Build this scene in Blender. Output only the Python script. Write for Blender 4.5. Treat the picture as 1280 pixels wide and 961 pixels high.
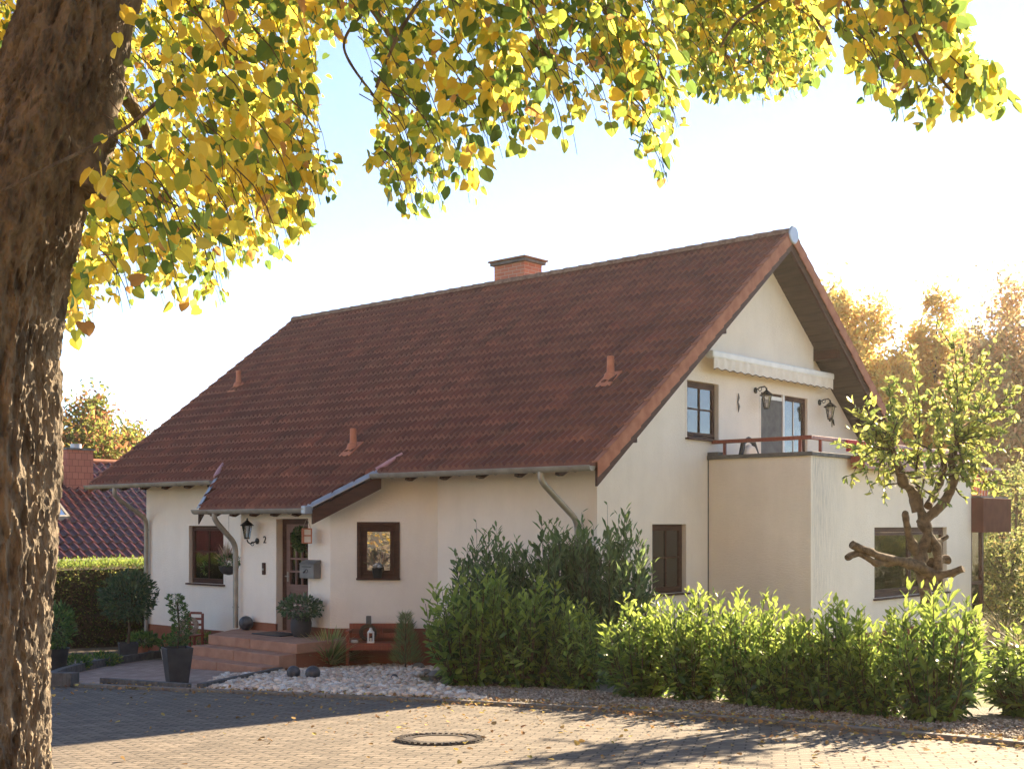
import bpy, math, random
import numpy as np
from mathutils import Vector, Matrix, noise
from mathutils.geometry import tessellate_polygon
R = math.radians
PI = math.pi
for o in list(bpy.data.objects): bpy.data.objects.remove(o)
scene = bpy.context.scene
COL = scene.collection

# ------------------------------------------------------------------ camera, sky, sun, exposure
EYE = 2.0
F = 1525.0          # focal length in photo pixels
HY = 655.0          # horizon row
cam_d = bpy.data.cameras.new('camera'); cam = bpy.data.objects.new('camera', cam_d); COL.objects.link(cam)
cam.location = (0, 0, EYE); cam.rotation_euler = (R(90), 0, 0)
cam_d.sensor_width = 36; cam_d.lens = 36 * F / 1280; cam_d.shift_y = (HY - 480.5) / 1280
cam_d.clip_start = 0.05; cam_d.clip_end = 3000
scene.camera = cam
SUN_AZ, SUN_EL = 38.0, 25.0     # degrees to the right of the view direction, above horizon
world = bpy.data.worlds.new('World'); scene.world = world; world.use_nodes = True
nt = world.node_tree; nt.nodes.clear()
sky = nt.nodes.new('ShaderNodeTexSky'); sky.sky_type = 'NISHITA'; sky.sun_disc = False
sky.sun_elevation = R(SUN_EL); sky.sun_rotation = R(SUN_AZ); sky.dust_density = 0.0; sky.air_density = 0.5; sky.ozone_density = 0.8
bg = nt.nodes.new('ShaderNodeBackground'); bg.inputs[1].default_value = 0.075
wo = nt.nodes.new('ShaderNodeOutputWorld')
nt.links.new(sky.outputs[0], bg.inputs[0]); nt.links.new(bg.outputs[0], wo.inputs[0])
sd = bpy.data.lights.new('sun', 'SUN'); sd.energy = 4.2; sd.angle = R(0.5); sd.color = (1.0, 0.86, 0.66)
sun = bpy.data.objects.new('sun', sd); COL.objects.link(sun)
sv = Vector((math.sin(R(SUN_AZ)) * math.cos(R(SUN_EL)), math.cos(R(SUN_AZ)) * math.cos(R(SUN_EL)), math.sin(R(SUN_EL))))
sun.rotation_euler = sv.to_track_quat('Z', 'Y').to_euler(); sun.location = sv * 60
vs = scene.view_settings
vs.view_transform = 'Standard'; vs.look = 'None'; vs.gamma = 1; vs.use_curve_mapping = False; vs.exposure = 2.65
try:
    vs.use_white_balance = True; vs.white_balance_temperature = 7500; vs.white_balance_tint = 10
except Exception as e: print(e)
try:
    scene.cycles.max_bounces = 8; scene.cycles.diffuse_bounces = 5; scene.cycles.transparent_max_bounces = 12
    scene.cycles.transmission_bounces = 4; scene.cycles.glossy_bounces = 3
except Exception: pass

# ------------------------------------------------------------------ geometry bookkeeping
CX, SX = 0.7473, 0.6645          # house axis u = (CX,-SX), v = (SX,CX) in the world
X0, Y0 = -11.76, 15.24           # the house corner in those axes
HB = -0.5                        # world z of house local z=0
def rr(px): return (px - 640.0) / F
def hv(px, v):                   # point on house plane v=const seen at column px -> (u, depth)
    r = rr(px); Z = (Y0 + v) / (CX + r * SX); return Z * (r * CX - SX) - X0, Z
def hu(px, u):
    r = rr(px); Z = (X0 + u) / (r * CX - SX); return Z * (r * SX + CX) - Y0, Z
def hz(py, Z): return EYE - HB + (HY - py) / F * Z
def W(u, v, z=0.0):              # house local -> world
    X, Y = X0 + u, Y0 + v
    return Vector((X * CX + Y * SX, -X * SX + Y * CX, z + HB))
def drop(Z): return 1.366 + 0.054 * min(max(Z, -6), 32)
def gz(x, y): return EYE - drop(y)
def G(px, py):                   # pixel -> ground point
    k = (py - HY) / F; Z = 1.366 / (k - 0.054); return Vector((rr(px) * Z, Z, EYE - drop(Z)))
def at(px, py, Z): return Vector((rr(px) * Z, Z, EYE + (HY - py) / F * Z))

def tag(o, label=None, cat=None, group=None, kind=None):
    if label: o['label'] = label
    if cat: o['category'] = cat
    if group: o['group'] = group
    if kind: o['kind'] = kind
    return o
def empty(name, loc, rz=0, label=None, cat=None, group=None):
    o = bpy.data.objects.new(name, None); COL.objects.link(o); o.location = loc; o.rotation_euler = (0, 0, rz)
    o.empty_display_size = 0.2
    return tag(o, label, cat, group)

class MB:
    def __init__(s, M=None): s.v = []; s.f = []; s.M = M
    def add(s, vs_, fs):
        b = len(s.v)
        for p in vs_:
            p = Vector(p); s.v.append(tuple(s.M @ p) if s.M else tuple(p))
        for f in fs: s.f.append(tuple(b + i for i in f))
        return s
    def box(s, a, b):
        x0, x1 = sorted((a[0], b[0])); y0, y1 = sorted((a[1], b[1])); z0, z1 = sorted((a[2], b[2]))
        return s.add([(x0,y0,z0),(x1,y0,z0),(x1,y1,z0),(x0,y1,z0),(x0,y0,z1),(x1,y0,z1),(x1,y1,z1),(x0,y1,z1)],
              [(0,3,2,1),(4,5,6,7),(0,1,5,4),(1,2,6,5),(2,3,7,6),(3,0,4,7)])
    def prism(s, poly, h0, h1):      # poly of (x,y), extruded in z
        n = len(poly)
        vv = [(p[0], p[1], h0) for p in poly] + [(p[0], p[1], h1) for p in poly]
        ff = [tuple(range(n))[::-1], tuple(range(n, 2*n))] + [(i, (i+1) % n, n + (i+1) % n, n + i) for i in range(n)]
        return s.add(vv, ff)
    def extr(s, pts, vec):           # planar 3d polygon extruded by a vector
        n = len(pts); pts = [Vector(p) for p in pts]; vec = Vector(vec)
        ff = [tuple(range(n))[::-1], tuple(range(n, 2*n))] + [(i, (i+1) % n, n + (i+1) % n, n + i) for i in range(n)]
        return s.add(pts + [p + vec for p in pts], ff)
    def tube(s, path, rad, seg=8, cap=True):
        path = [Vector(p) for p in path]; n = len(path)
        if not hasattr(rad, '__len__'): rad = [rad] * n
        up = None; vv = []; ff = []
        for i, p in enumerate(path):
            t = (path[min(i+1, n-1)] - path[max(i-1, 0)])
            t = t.normalized() if t.length > 1e-9 else Vector((0, 0, 1))
            if up is None:
                up = Vector((0, 0, 1)) if abs(t.z) < 0.9 else Vector((1, 0, 0))
            a = t.cross(up).normalized(); b = a.cross(t).normalized(); up = b
            for k in range(seg):
                an = 2 * PI * k / seg
                vv.append(p + (a * math.cos(an) + b * math.sin(an)) * rad[i])
        for i in range(n - 1):
            for k in range(seg):
                k2 = (k + 1) % seg
                ff.append((i*seg + k, i*seg + k2, (i+1)*seg + k2, (i+1)*seg + k))
        if cap: ff.append(tuple(range(seg))[::-1]); ff.append(tuple((n-1)*seg + k for k in range(seg)))
        return s.add(vv, ff)
    def lathe(s, prof, c=(0, 0, 0), seg=24, cap=True):    # prof (r, z)
        vv = []; ff = []; n = len(prof)
        for r, z in prof:
            for k in range(seg):
                an = 2 * PI * k / seg; vv.append((c[0] + r * math.cos(an), c[1] + r * math.sin(an), c[2] + z))
        for i in range(n - 1):
            for k in range(seg):
                k2 = (k + 1) % seg; ff.append((i*seg + k, i*seg + k2, (i+1)*seg + k2, (i+1)*seg + k))
        if cap: ff.append(tuple(range(seg))[::-1]); ff.append(tuple((n-1)*seg + k for k in range(seg)))
        return s.add(vv, ff)
    def torus(s, c, R1, r, ax1, ax2, seg=28, sg=8, jit=0):
        c = Vector(c); ax1 = Vector(ax1).normalized(); ax2 = Vector(ax2).normalized(); ax3 = ax1.cross(ax2)
        vv = []; ff = []
        for i in range(seg):
            an = 2 * PI * i / seg; d = ax1 * math.cos(an) + ax2 * math.sin(an)
            for k in range(sg):
                q = 2 * PI * k / sg; rj = r * (1 + jit * random.uniform(-1, 1))
                vv.append(c + d * (R1 + rj * math.cos(q)) + ax3 * rj * math.sin(q))
        for i in range(seg):
            for k in range(sg):
                i2 = (i+1) % seg; k2 = (k+1) % sg
                ff.append((i*sg + k, i2*sg + k, i2*sg + k2, i*sg + k2))
        return s.add(vv, ff)
    def build(s, name, mat, parent=None, smooth=False, bevel=0):
        me = bpy.data.meshes.new(name); me.from_pydata(s.v, [], s.f); me.update()
        if smooth:
            me.polygons.foreach_set('use_smooth', [True] * len(me.polygons))
            try: me.set_sharp_from_angle(angle=R(40))
            except Exception: pass
        if mat: me.materials.append(mat)
        o = bpy.data.objects.new(name, me); COL.objects.link(o)
        if parent: o.parent = parent
        if bevel:
            md = o.modifiers.new('bevel', 'BEVEL'); md.width = bevel; md.segments = 2; md.limit_method = 'ANGLE'
        return o
def copy_tree(o, parent=None):
    c = o.copy(); COL.objects.link(c)
    if parent: c.parent = parent
    for ch in [x for x in COL.objects if x.parent == o]: copy_tree(ch, c)
    return c

# ------------------------------------------------------------------ materials
def newmat(name):
    m = bpy.data.materials.new(name); m.use_nodes = True; t = m.node_tree
    return m, t, t.nodes['Principled BSDF'], t.nodes['Material Output']
def N(t, typ, **kw):
    n = t.nodes.new(typ)
    for k, v in kw.items():
        if k in n.inputs.keys(): n.inputs[k].default_value = v
        else: setattr(n, k, v)
    return n
def ramp(t, stops):
    n = t.nodes.new('ShaderNodeValToRGB'); cr = n.color_ramp
    while len(cr.elements) < len(stops): cr.elements.new(0.5)
    for e, (p, c) in zip(cr.elements, stops): e.position = p; e.color = (c[0], c[1], c[2], 1)
    return n
def noisy(name, c1, c2, scale=8, rough=0.8, bump=0.0, bscale=None, stretch=(1, 1, 1), spec=0.3, metal=0, detail=6, lo=0.35, hi=0.65, bdist=0.02):
    m, t, b, o = newmat(name)
    tc = N(t, 'ShaderNodeTexCoord'); mp = N(t, 'ShaderNodeMapping'); mp.inputs['Scale'].default_value = stretch
    t.links.new(tc.outputs['Object'], mp.inputs[0])
    nz = N(t, 'ShaderNodeTexNoise', Scale=scale, Detail=detail); t.links.new(mp.outputs[0], nz.inputs['Vector'])
    rp = ramp(t, [(lo, c1), (hi, c2)]); t.links.new(nz.outputs[0], rp.inputs[0]); t.links.new(rp.outputs[0], b.inputs['Base Color'])
    b.inputs['Roughness'].default_value = rough; b.inputs['Specular IOR Level'].default_value = spec; b.inputs['Metallic'].default_value = metal
    if bump:
        n2 = N(t, 'ShaderNodeTexNoise', Scale=bscale or scale * 4, Detail=8); t.links.new(mp.outputs[0], n2.inputs['Vector'])
        bp = N(t, 'ShaderNodeBump', Strength=bump, Distance=bdist); t.links.new(n2.outputs[0], bp.inputs['Height']); t.links.new(bp.outputs[0], b.inputs['Normal'])
    return m
def leafmat(name, translucent=0.5, rough=0.5, spec=0.3, boost=1.0, attr='col'):
    m, t, b, o = newmat(name)
    at_ = N(t, 'ShaderNodeAttribute', attribute_name=attr)
    tc = N(t, 'ShaderNodeTexCoord'); nz = N(t, 'ShaderNodeTexNoise', Scale=30.0, Detail=3); t.links.new(tc.outputs['Object'], nz.inputs['Vector'])
    mx = N(t, 'ShaderNodeMixRGB', blend_type='MULTIPLY'); mx.inputs[0].default_value = 0.25
    t.links.new(at_.outputs['Color'], mx.inputs[1]); t.links.new(nz.outputs[0], mx.inputs[2])
    t.links.new(mx.outputs[0], b.inputs['Base Color'])
    b.inputs['Roughness'].default_value = rough; b.inputs['Specular IOR Level'].default_value = spec
    tr = N(t, 'ShaderNodeBsdfTranslucent'); sh = N(t, 'ShaderNodeMixShader'); sh.inputs[0].default_value = translucent
    g = N(t, 'ShaderNodeGamma'); g.inputs[1].default_value = 0.8 / boost; t.links.new(mx.outputs[0], g.inputs[0]); t.links.new(g.outputs[0], tr.inputs[0])
    t.links.new(b.outputs[0], sh.inputs[1]); t.links.new(tr.outputs[0], sh.inputs[2]); t.links.new(sh.outputs[0], o.inputs[0])
    return m

M = {}
# plaster
def plaster(name, col, stain=False):
    m, t, b, o = newmat(name)
    tc = N(t, 'ShaderNodeTexCoord')
    nz = N(t, 'ShaderNodeTexNoise', Scale=0.9, Detail=8, Roughness=0.65); t.links.new(tc.outputs['Object'], nz.inputs['Vector'])
    c1 = [x * 0.93 for x in col]; rp = ramp(t, [(0.35, c1), (0.62, col)]); t.links.new(nz.outputs[0], rp.inputs[0])
    last = rp.outputs[0]
    mps = N(t, 'ShaderNodeMapping'); mps.inputs['Scale'].default_value = (2.2, 2.2, 0.5); t.links.new(tc.outputs['Object'], mps.inputs[0])
    ns_ = N(t, 'ShaderNodeTexNoise', Scale=1.0, Detail=7, Roughness=0.7); t.links.new(mps.outputs[0], ns_.inputs['Vector'])
    rs_ = ramp(t, [(0.30, (0.955, 0.945, 0.935)), (0.6, (1, 1, 1))]); t.links.new(ns_.outputs[0], rs_.inputs[0])
    ms_ = N(t, 'ShaderNodeMixRGB', blend_type='MULTIPLY'); ms_.inputs[0].default_value = 1.0; t.links.new(last, ms_.inputs[1]); t.links.new(rs_.outputs[0], ms_.inputs[2]); last = ms_.outputs[0]
    if stain:
        sx = N(t, 'ShaderNodeSeparateXYZ'); t.links.new(tc.outputs['Object'], sx.inputs[0])
        mp = N(t, 'ShaderNodeMapping'); mp.inputs['Scale'].default_value = (38, 38, 2.2); t.links.new(tc.outputs['Object'], mp.inputs[0])
        n2 = N(t, 'ShaderNodeTexNoise', Scale=1.0, Detail=6, Roughness=0.75); t.links.new(mp.outputs[0], n2.inputs['Vector'])
        r2 = ramp(t, [(0.40, (0, 0, 0)), (0.66, (1, 1, 1))]); t.links.new(n2.outputs[0], r2.inputs[0])
        mr = N(t, 'ShaderNodeMapRange'); mr.inputs[1].default_value = 3.22; mr.inputs[2].default_value = 3.30; t.links.new(sx.outputs[1], mr.inputs[0])
        mr2 = N(t, 'ShaderNodeMapRange'); mr2.inputs[1].default_value = 4.5; mr2.inputs[2].default_value = 3.5; t.links.new(sx.outputs[1], mr2.inputs[0])
        mr4 = N(t, 'ShaderNodeMapRange'); mr4.inputs[1].default_value = -0.5; mr4.inputs[2].default_value = 3.6; mr4.inputs[3].default_value = 0.25; t.links.new(sx.outputs[2], mr4.inputs[0])
        a = N(t, 'ShaderNodeMath', operation='MULTIPLY'); t.links.new(mr.outputs[0], a.inputs[0]); t.links.new(mr2.outputs[0], a.inputs[1])
        a2 = N(t, 'ShaderNodeMath', operation='MULTIPLY'); t.links.new(a.outputs[0], a2.inputs[0]); t.links.new(mr4.outputs[0], a2.inputs[1])
        a3 = N(t, 'ShaderNodeMath', operation='MULTIPLY'); t.links.new(a2.outputs[0], a3.inputs[0]); t.links.new(r2.outputs[0], a3.inputs[1])
        mx = N(t, 'ShaderNodeMixRGB'); mx.inputs[2].default_value = (0.46, 0.42, 0.39, 1); t.links.new(a3.outputs[0], mx.inputs[0]); t.links.new(last, mx.inputs[1]); last = mx.outputs[0]
    t.links.new(last, b.inputs['Base Color']); b.inputs['Roughness'].default_value = 0.95; b.inputs['Specular IOR Level'].default_value = 0.1
    mp2 = N(t, 'ShaderNodeMapping'); mp2.inputs['Scale'].default_value = (1, 1, 3.0); t.links.new(tc.outputs['Object'], mp2.inputs[0])
    n3 = N(t, 'ShaderNodeTexNoise', Scale=16, Detail=9, Roughness=0.7); t.links.new(mp2.outputs[0], n3.inputs['Vector'])
    bp = N(t, 'ShaderNodeBump', Strength=0.8, Distance=0.025); t.links.new(n3.outputs[0], bp.inputs['Height']); t.links.new(bp.outputs[0], b.inputs['Normal'])
    return m
M['plaster'] = plaster('plaster_paint', (0.91, 0.80, 0.68))
M['plaster_w'] = plaster('plaster_weathered', (0.91, 0.80, 0.68), True)
M['plinth'] = noisy('plinth_paint', (0.22, 0.075, 0.04), (0.29, 0.10, 0.055), 3, 0.85, 0.3, 40)
# roof tile
def tilemat(name, cols, rough=0.55, moss=True, tw=0.30, th=0.34):
    m, t, b, o = newmat(name)
    at_ = N(t, 'ShaderNodeAttribute', attribute_name='col')
    tc = N(t, 'ShaderNodeTexCoord')
    n1 = N(t, 'ShaderNodeTexNoise', Scale=1.3, Detail=7, Roughness=0.7); t.links.new(tc.outputs['Object'], n1.inputs['Vector'])
    r1 = ramp(t, [(0.3, cols[0]), (0.5, cols[1]), (0.7, cols[2])]); t.links.new(n1.outputs[0], r1.inputs[0])
    mx = N(t, 'ShaderNodeMixRGB', blend_type='MULTIPLY'); mx.inputs[0].default_value = 1.0
    t.links.new(r1.outputs[0], mx.inputs[1]); t.links.new(at_.outputs['Color'], mx.inputs[2]); last = mx.outputs[0]
    if moss:
        n2 = N(t, 'ShaderNodeTexNoise', Scale=22, Detail=8, Roughness=0.8); t.links.new(tc.outputs['Object'], n2.inputs['Vector'])
        r2 = ramp(t, [(0.58, (0, 0, 0)), (0.72, (1, 1, 1))]); t.links.new(n2.outputs[0], r2.inputs[0])
        m2 = N(t, 'ShaderNodeMixRGB'); m2.inputs[2].default_value = (0.17, 0.12, 0.09, 1); t.links.new(r2.outputs[0], m2.inputs[0]); t.links.new(last, m2.inputs[1]); last = m2.outputs[0]
    t.links.new(last, b.inputs['Base Color']); b.inputs['Roughness'].default_value = rough; b.inputs['Specular IOR Level'].default_value = 0.3 if moss else 0.6
    n3 = N(t, 'ShaderNodeTexNoise', Scale=60, Detail=5); t.links.new(tc.outputs['Object'], n3.inputs['Vector'])
    bp = N(t, 'ShaderNodeBump', Strength=0.35, Distance=0.01); t.links.new(n3.outputs[0], bp.inputs['Height']); t.links.new(bp.outputs[0], b.inputs['Normal'])
    return m
M['tile'] = tilemat('roof_tile', [(0.14, 0.042, 0.019), (0.17, 0.052, 0.024), (0.21, 0.066, 0.031)], 0.6)
M['tile2'] = tilemat('glazed_tile', [(0.06, 0.018, 0.018), (0.08, 0.022, 0.022), (0.10, 0.026, 0.024)], 0.22, False)
M['ridge'] = noisy('ridge_tile', (0.16, 0.08, 0.05), (0.28, 0.17, 0.11), 14, 0.8, 0.4, 50)
M['verge'] = noisy('verge_tile', (0.30, 0.10, 0.05), (0.40, 0.15, 0.08), 6, 0.7, 0.3, 40)
M['terracotta'] = noisy('terracotta', (0.45, 0.14, 0.07), (0.55, 0.2, 0.1), 8, 0.6)
M['soffit'] = noisy('stained_boards', (0.05, 0.034, 0.026), (0.085, 0.058, 0.043), 3, 0.7, 0.3, 30, (1, 12, 1))
M['brown'] = noisy('brown_wood', (0.055, 0.024, 0.016), (0.085, 0.036, 0.023), 4, 0.6, 0.15, 40, (1, 1, 6), spec=.15)
M['brownlt'] = noisy('brown_door_panel', (0.15, 0.075, 0.055), (0.19, 0.095, 0.07), 4, 0.5, 0.1, 40, (1, 1, 6))
M['fascia'] = noisy('dark_red_fascia', (0.10, 0.035, 0.025), (0.14, 0.05, 0.035), 4, 0.9, 0.1, 40, spec=0.05)
M['redwood'] = noisy('red_brown_varnish', (0.22, 0.05, 0.03), (0.30, 0.075, 0.04), 4, 0.4, 0.15, 40, (8, 1, 1))
M['zinc'] = noisy('zinc_sheet', (0.28, 0.25, 0.21), (0.38, 0.34, 0.28), 5, 0.5, 0.1, 30, metal=0.4)
M['zincblue'] = noisy('zinc_flashing', (0.30, 0.31, 0.34), (0.38, 0.39, 0.42), 5, 0.4, metal=0.5)
M['pinkflash'] = noisy('lead_flashing', (0.45, 0.22, 0.22), (0.55, 0.28, 0.27), 6, 0.6)
M['black'] = noisy('black_iron', (0.012, 0.011, 0.01), (0.02, 0.018, 0.016), 10, 0.45)
M['pot'] = noisy('dark_planter', (0.03, 0.03, 0.035), (0.05, 0.05, 0.055), 6, 0.55)
M['clay'] = noisy('clay_pot', (0.35, 0.13, 0.07), (0.45, 0.18, 0.1), 6, 0.8)
M['white'] = noisy('white_paint', (0.72, 0.70, 0.66), (0.8, 0.78, 0.74), 6, 0.5)
M['cream'] = noisy('cream_fabric', (0.70, 0.62, 0.52), (0.78, 0.70, 0.60), 6, 0.9, 0.2, 60)
M['grey'] = noisy('grey_metal', (0.14, 0.13, 0.12), (0.19, 0.18, 0.165), 6, 0.45)
M['coping'] = noisy('slate_coping', (0.09, 0.085, 0.08), (0.15, 0.14, 0.13), 6, 0.7)
M['step'] = noisy('red_sandstone', (0.36, 0.18, 0.12), (0.46, 0.25, 0.17), 5, 0.85, 0.3, 60)
M['edging'] = noisy('dark_edging_stone', (0.08, 0.075, 0.075), (0.14, 0.13, 0.125), 10, 0.85, 0.4, 60)
M['kerb'] = noisy('kerb_stone', (0.15, 0.135, 0.12), (0.22, 0.20, 0.18), 10, 0.9, 0.4, 60)
M['stone'] = noisy('pale_gravel_stone', (0.42, 0.33, 0.25), (0.72, 0.64, 0.54), 7, 0.85, detail=3)
M['ballstone'] = noisy('dark_glazed_ball', (0.03, 0.035, 0.045), (0.10, 0.10, 0.11), 9, 0.3)
M['soil'] = noisy('bed_soil', (0.10, 0.075, 0.05), (0.22, 0.17, 0.12), 40, 0.95, 0.8, 120)
M['gravel'] = noisy('fine_gravel', (0.10, 0.085, 0.07), (0.36, 0.32, 0.27), 70, 0.95, 1.0, 90, detail=3, bdist=0.03)
M['bark'] = noisy('linden_bark', (0.075, 0.058, 0.043), (0.20, 0.155, 0.11), 14, 0.95, 1.0, 45, (1, 1, 0.4), bdist=0.03, lo=0.36, hi=0.66)
M['bark2'] = noisy('pruned_bark', (0.07, 0.045, 0.025), (0.19, 0.125, 0.075), 14, 0.9, 0.9, 60, bdist=0.02)
M['twig'] = noisy('twig_bark', (0.07, 0.045, 0.03), (0.12, 0.08, 0.05), 14, 0.9)
M['wicker'] = noisy('wicker', (0.28, 0.20, 0.15), (0.5, 0.4, 0.32), 30, 0.85)
M['curtain'] = noisy('net_curtain', (0.62, 0.60, 0.57), (0.75, 0.73, 0.70), 10, 0.9)
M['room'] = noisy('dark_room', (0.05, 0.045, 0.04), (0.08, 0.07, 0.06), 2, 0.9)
M['iron'] = noisy('cast_iron', (0.035, 0.028, 0.025), (0.07, 0.055, 0.045), 30, 0.6, 0.4, 60)
M['concrete'] = noisy('concrete_fill', (0.11, 0.09, 0.072), (0.16, 0.13, 0.105), 12, 0.9, 0.3, 60)
M['redcloth'] = noisy('red_cloth', (0.45, 0.03, 0.04), (0.55, 0.05, 0.06), 6, 0.9)
M['leaf_t'] = leafmat('linden_leaf', 0.62, 0.45, 0.3)
M['leaf_s'] = leafmat('laurel_leaf', 0.5, 0.35, 0.5)
M['leaf_b'] = leafmat('background_leaf', 0.5, 0.6, 0.2)
M['leaf_y'] = leafmat('yellow_leaf', 0.25, 0.7, 0.1)
M['litter'] = leafmat('dry_leaf', 0.2, 0.8, 0.1)
def glass(name, refl=0.35, tint=(0.5, 0.5, 0.5), rough=0.02, wav=0.0):
    m, t, b, o = newmat(name); t.nodes.remove(b)
    tr = N(t, 'ShaderNodeBsdfTransparent'); tr.inputs[0].default_value = (*tint, 1)
    gl = N(t, 'ShaderNodeBsdfGlossy'); gl.inputs['Roughness'].default_value = rough; gl.inputs[0].default_value = (0.9, 0.9, 0.9, 1)
    lw = N(t, 'ShaderNodeFresnel', IOR=1.5); mr = N(t, 'ShaderNodeMapRange'); mr.inputs[3].default_value = refl; mr.inputs[4].default_value = 1
    t.links.new(lw.outputs[0], mr.inputs[0])
    if wav:
        tc = N(t, 'ShaderNodeTexCoord'); nz = N(t, 'ShaderNodeTexNoise', Scale=4.0, Detail=2); t.links.new(tc.outputs['Object'], nz.inputs['Vector'])
        bp = N(t, 'ShaderNodeBump', Strength=wav, Distance=0.05); t.links.new(nz.outputs[0], bp.inputs['Height']); t.links.new(bp.outputs[0], gl.inputs['Normal'])
    mx = N(t, 'ShaderNodeMixShader'); t.links.new(mr.outputs[0], mx.inputs[0]); t.links.new(tr.outputs[0], mx.inputs[1]); t.links.new(gl.outputs[0], mx.inputs[2]); t.links.new(mx.outputs[0], o.inputs[0])
    return m
M['glass'] = glass('window_glass', 0.06, (0.97, 0.97, 0.97), wav=0.08)
M['mirror'] = glass('bathroom_glass', 0.75, (0.2, 0.2, 0.2), 0.03, wav=0.15)
M['lampglass'] = glass('lamp_glass', 0.2, (0.8, 0.8, 0.78), 0.1)

def paver(name, c1, c2, mort, bw, bh, rot, zig=0.0, bumpd=0.01):
    m, t, b, o = newmat(name)
    tc = N(t, 'ShaderNodeTexCoord'); mp = N(t, 'ShaderNodeMapping'); mp.inputs['Rotation'].default_value = (0, 0, rot)
    t.links.new(tc.outputs['Object'], mp.inputs[0]); vec = mp.outputs[0]
    if zig:
        sp = N(t, 'ShaderNodeSeparateXYZ'); t.links.new(vec, sp.inputs[0])
        pp = N(t, 'ShaderNodeMath', operation='PINGPONG'); pp.inputs[1].default_value = bw / 4; t.links.new(sp.outputs[0], pp.inputs[0])
        ml = N(t, 'ShaderNodeMath', operation='MULTIPLY_ADD'); ml.inputs[1].default_value = zig; t.links.new(pp.outputs[0], ml.inputs[0]); t.links.new(sp.outputs[1], ml.inputs[2])
        cb = N(t, 'ShaderNodeCombineXYZ'); t.links.new(sp.outputs[0], cb.inputs[0]); t.links.new(ml.outputs[0], cb.inputs[1]); vec = cb.outputs[0]
    bt = N(t, 'ShaderNodeTexBrick'); bt.inputs['Scale'].default_value = 1.0; bt.inputs['Brick Width'].default_value = bw; bt.inputs['Row Height'].default_value = bh
    bt.inputs['Mortar Size'].default_value = 0.009; bt.inputs['Mortar Smooth'].default_value = 0.3; bt.inputs['Bias'].default_value = 0.0
    bt.inputs['Color1'].default_value = (*c1, 1); bt.inputs['Color2'].default_value = (*c2, 1); bt.inputs['Mortar'].default_value = (*mort, 1)
    t.links.new(vec, bt.inputs['Vector'])
    nz = N(t, 'ShaderNodeTexNoise', Scale=2.5, Detail=10, Roughness=0.75); t.links.new(tc.outputs['Object'], nz.inputs['Vector'])
    rp = ramp(t, [(0.3, (0.62, 0.6, 0.58)), (0.7, (1.12, 1.1, 1.08))]); t.links.new(nz.outputs[0], rp.inputs[0])
    mx = N(t, 'ShaderNodeMixRGB', blend_type='MULTIPLY'); mx.inputs[0].default_value = 0.85; t.links.new(bt.outputs['Color'], mx.inputs[1]); t.links.new(rp.outputs[0], mx.inputs[2])
    t.links.new(mx.outputs[0], b.inputs['Base Color']); b.inputs['Roughness'].default_value = 0.85; b.inputs['Specular IOR Level'].default_value = 0.3
    n2 = N(t, 'ShaderNodeTexNoise', Scale=70, Detail=6); t.links.new(tc.outputs['Object'], n2.inputs['Vector'])
    mm = N(t, 'ShaderNodeMath', operation='MULTIPLY_ADD'); mm.inputs[1].default_value = -1.0; t.links.new(bt.outputs['Fac'], mm.inputs[0])
    sc = N(t, 'ShaderNodeMath', operation='MULTIPLY'); sc.inputs[1].default_value = 0.35; t.links.new(n2.outputs[0], sc.inputs[0]); t.links.new(sc.outputs[0], mm.inputs[2])
    bp = N(t, 'ShaderNodeBump', Strength=0.9, Distance=bumpd); t.links.new(mm.outputs[0], bp.inputs['Height']); t.links.new(bp.outputs[0], b.inputs['Normal'])
    return m
M['road'] = paver('road_pavers', (0.13, 0.108, 0.088), (0.20, 0.166, 0.134), (0.035, 0.028, 0.022), 0.22, 0.11, R(12), 0.55, 0.02)
M['patio'] = paver('patio_pavers', (0.36, 0.24, 0.20), (0.46, 0.33, 0.27), (0.2, 0.15, 0.12), 0.24, 0.12, R(41.6), 0, 0.006)
M['lawn'] = noisy('lawn', (0.11, 0.125, 0.045), (0.21, 0.185, 0.095), 5, 0.95, 1.0, 60)
M['brick'] = None
def brickmat(name, c1, c2, mort, bw, bh):
    m, t, b, o = newmat(name)
    tc = N(t, 'ShaderNodeTexCoord'); sp = N(t, 'ShaderNodeSeparateXYZ'); t.links.new(tc.outputs['Object'], sp.inputs[0])
    ad = N(t, 'ShaderNodeMath', operation='ADD'); t.links.new(sp.outputs[0], ad.inputs[0]); t.links.new(sp.outputs[1], ad.inputs[1])
    cb = N(t, 'ShaderNodeCombineXYZ'); t.links.new(ad.outputs[0], cb.inputs[0]); t.links.new(sp.outputs[2], cb.inputs[1])
    bt = N(t, 'ShaderNodeTexBrick'); bt.inputs['Scale'].default_value = 1; bt.inputs['Brick Width'].default_value = bw; bt.inputs['Row Height'].default_value = bh; bt.inputs['Mortar Size'].default_value = 0.008
    bt.inputs['Color1'].default_value = (*c1, 1); bt.inputs['Color2'].default_value = (*c2, 1); bt.inputs['Mortar'].default_value = (*mort, 1)
    t.links.new(cb.outputs[0], bt.inputs['Vector']); t.links.new(bt.outputs[0], b.inputs['Base Color']); b.inputs['Roughness'].default_value = 0.8
    return m
M['brick'] = brickmat('chimney_brick', (0.36, 0.11, 0.06), (0.45, 0.16, 0.09), (0.4, 0.25, 0.18), 0.24, 0.08)
M['slate'] = brickmat('chimney_shingles', (0.40, 0.13, 0.08), (0.46, 0.16, 0.10), (0.2, 0.06, 0.04), 0.2, 0.2)

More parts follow.
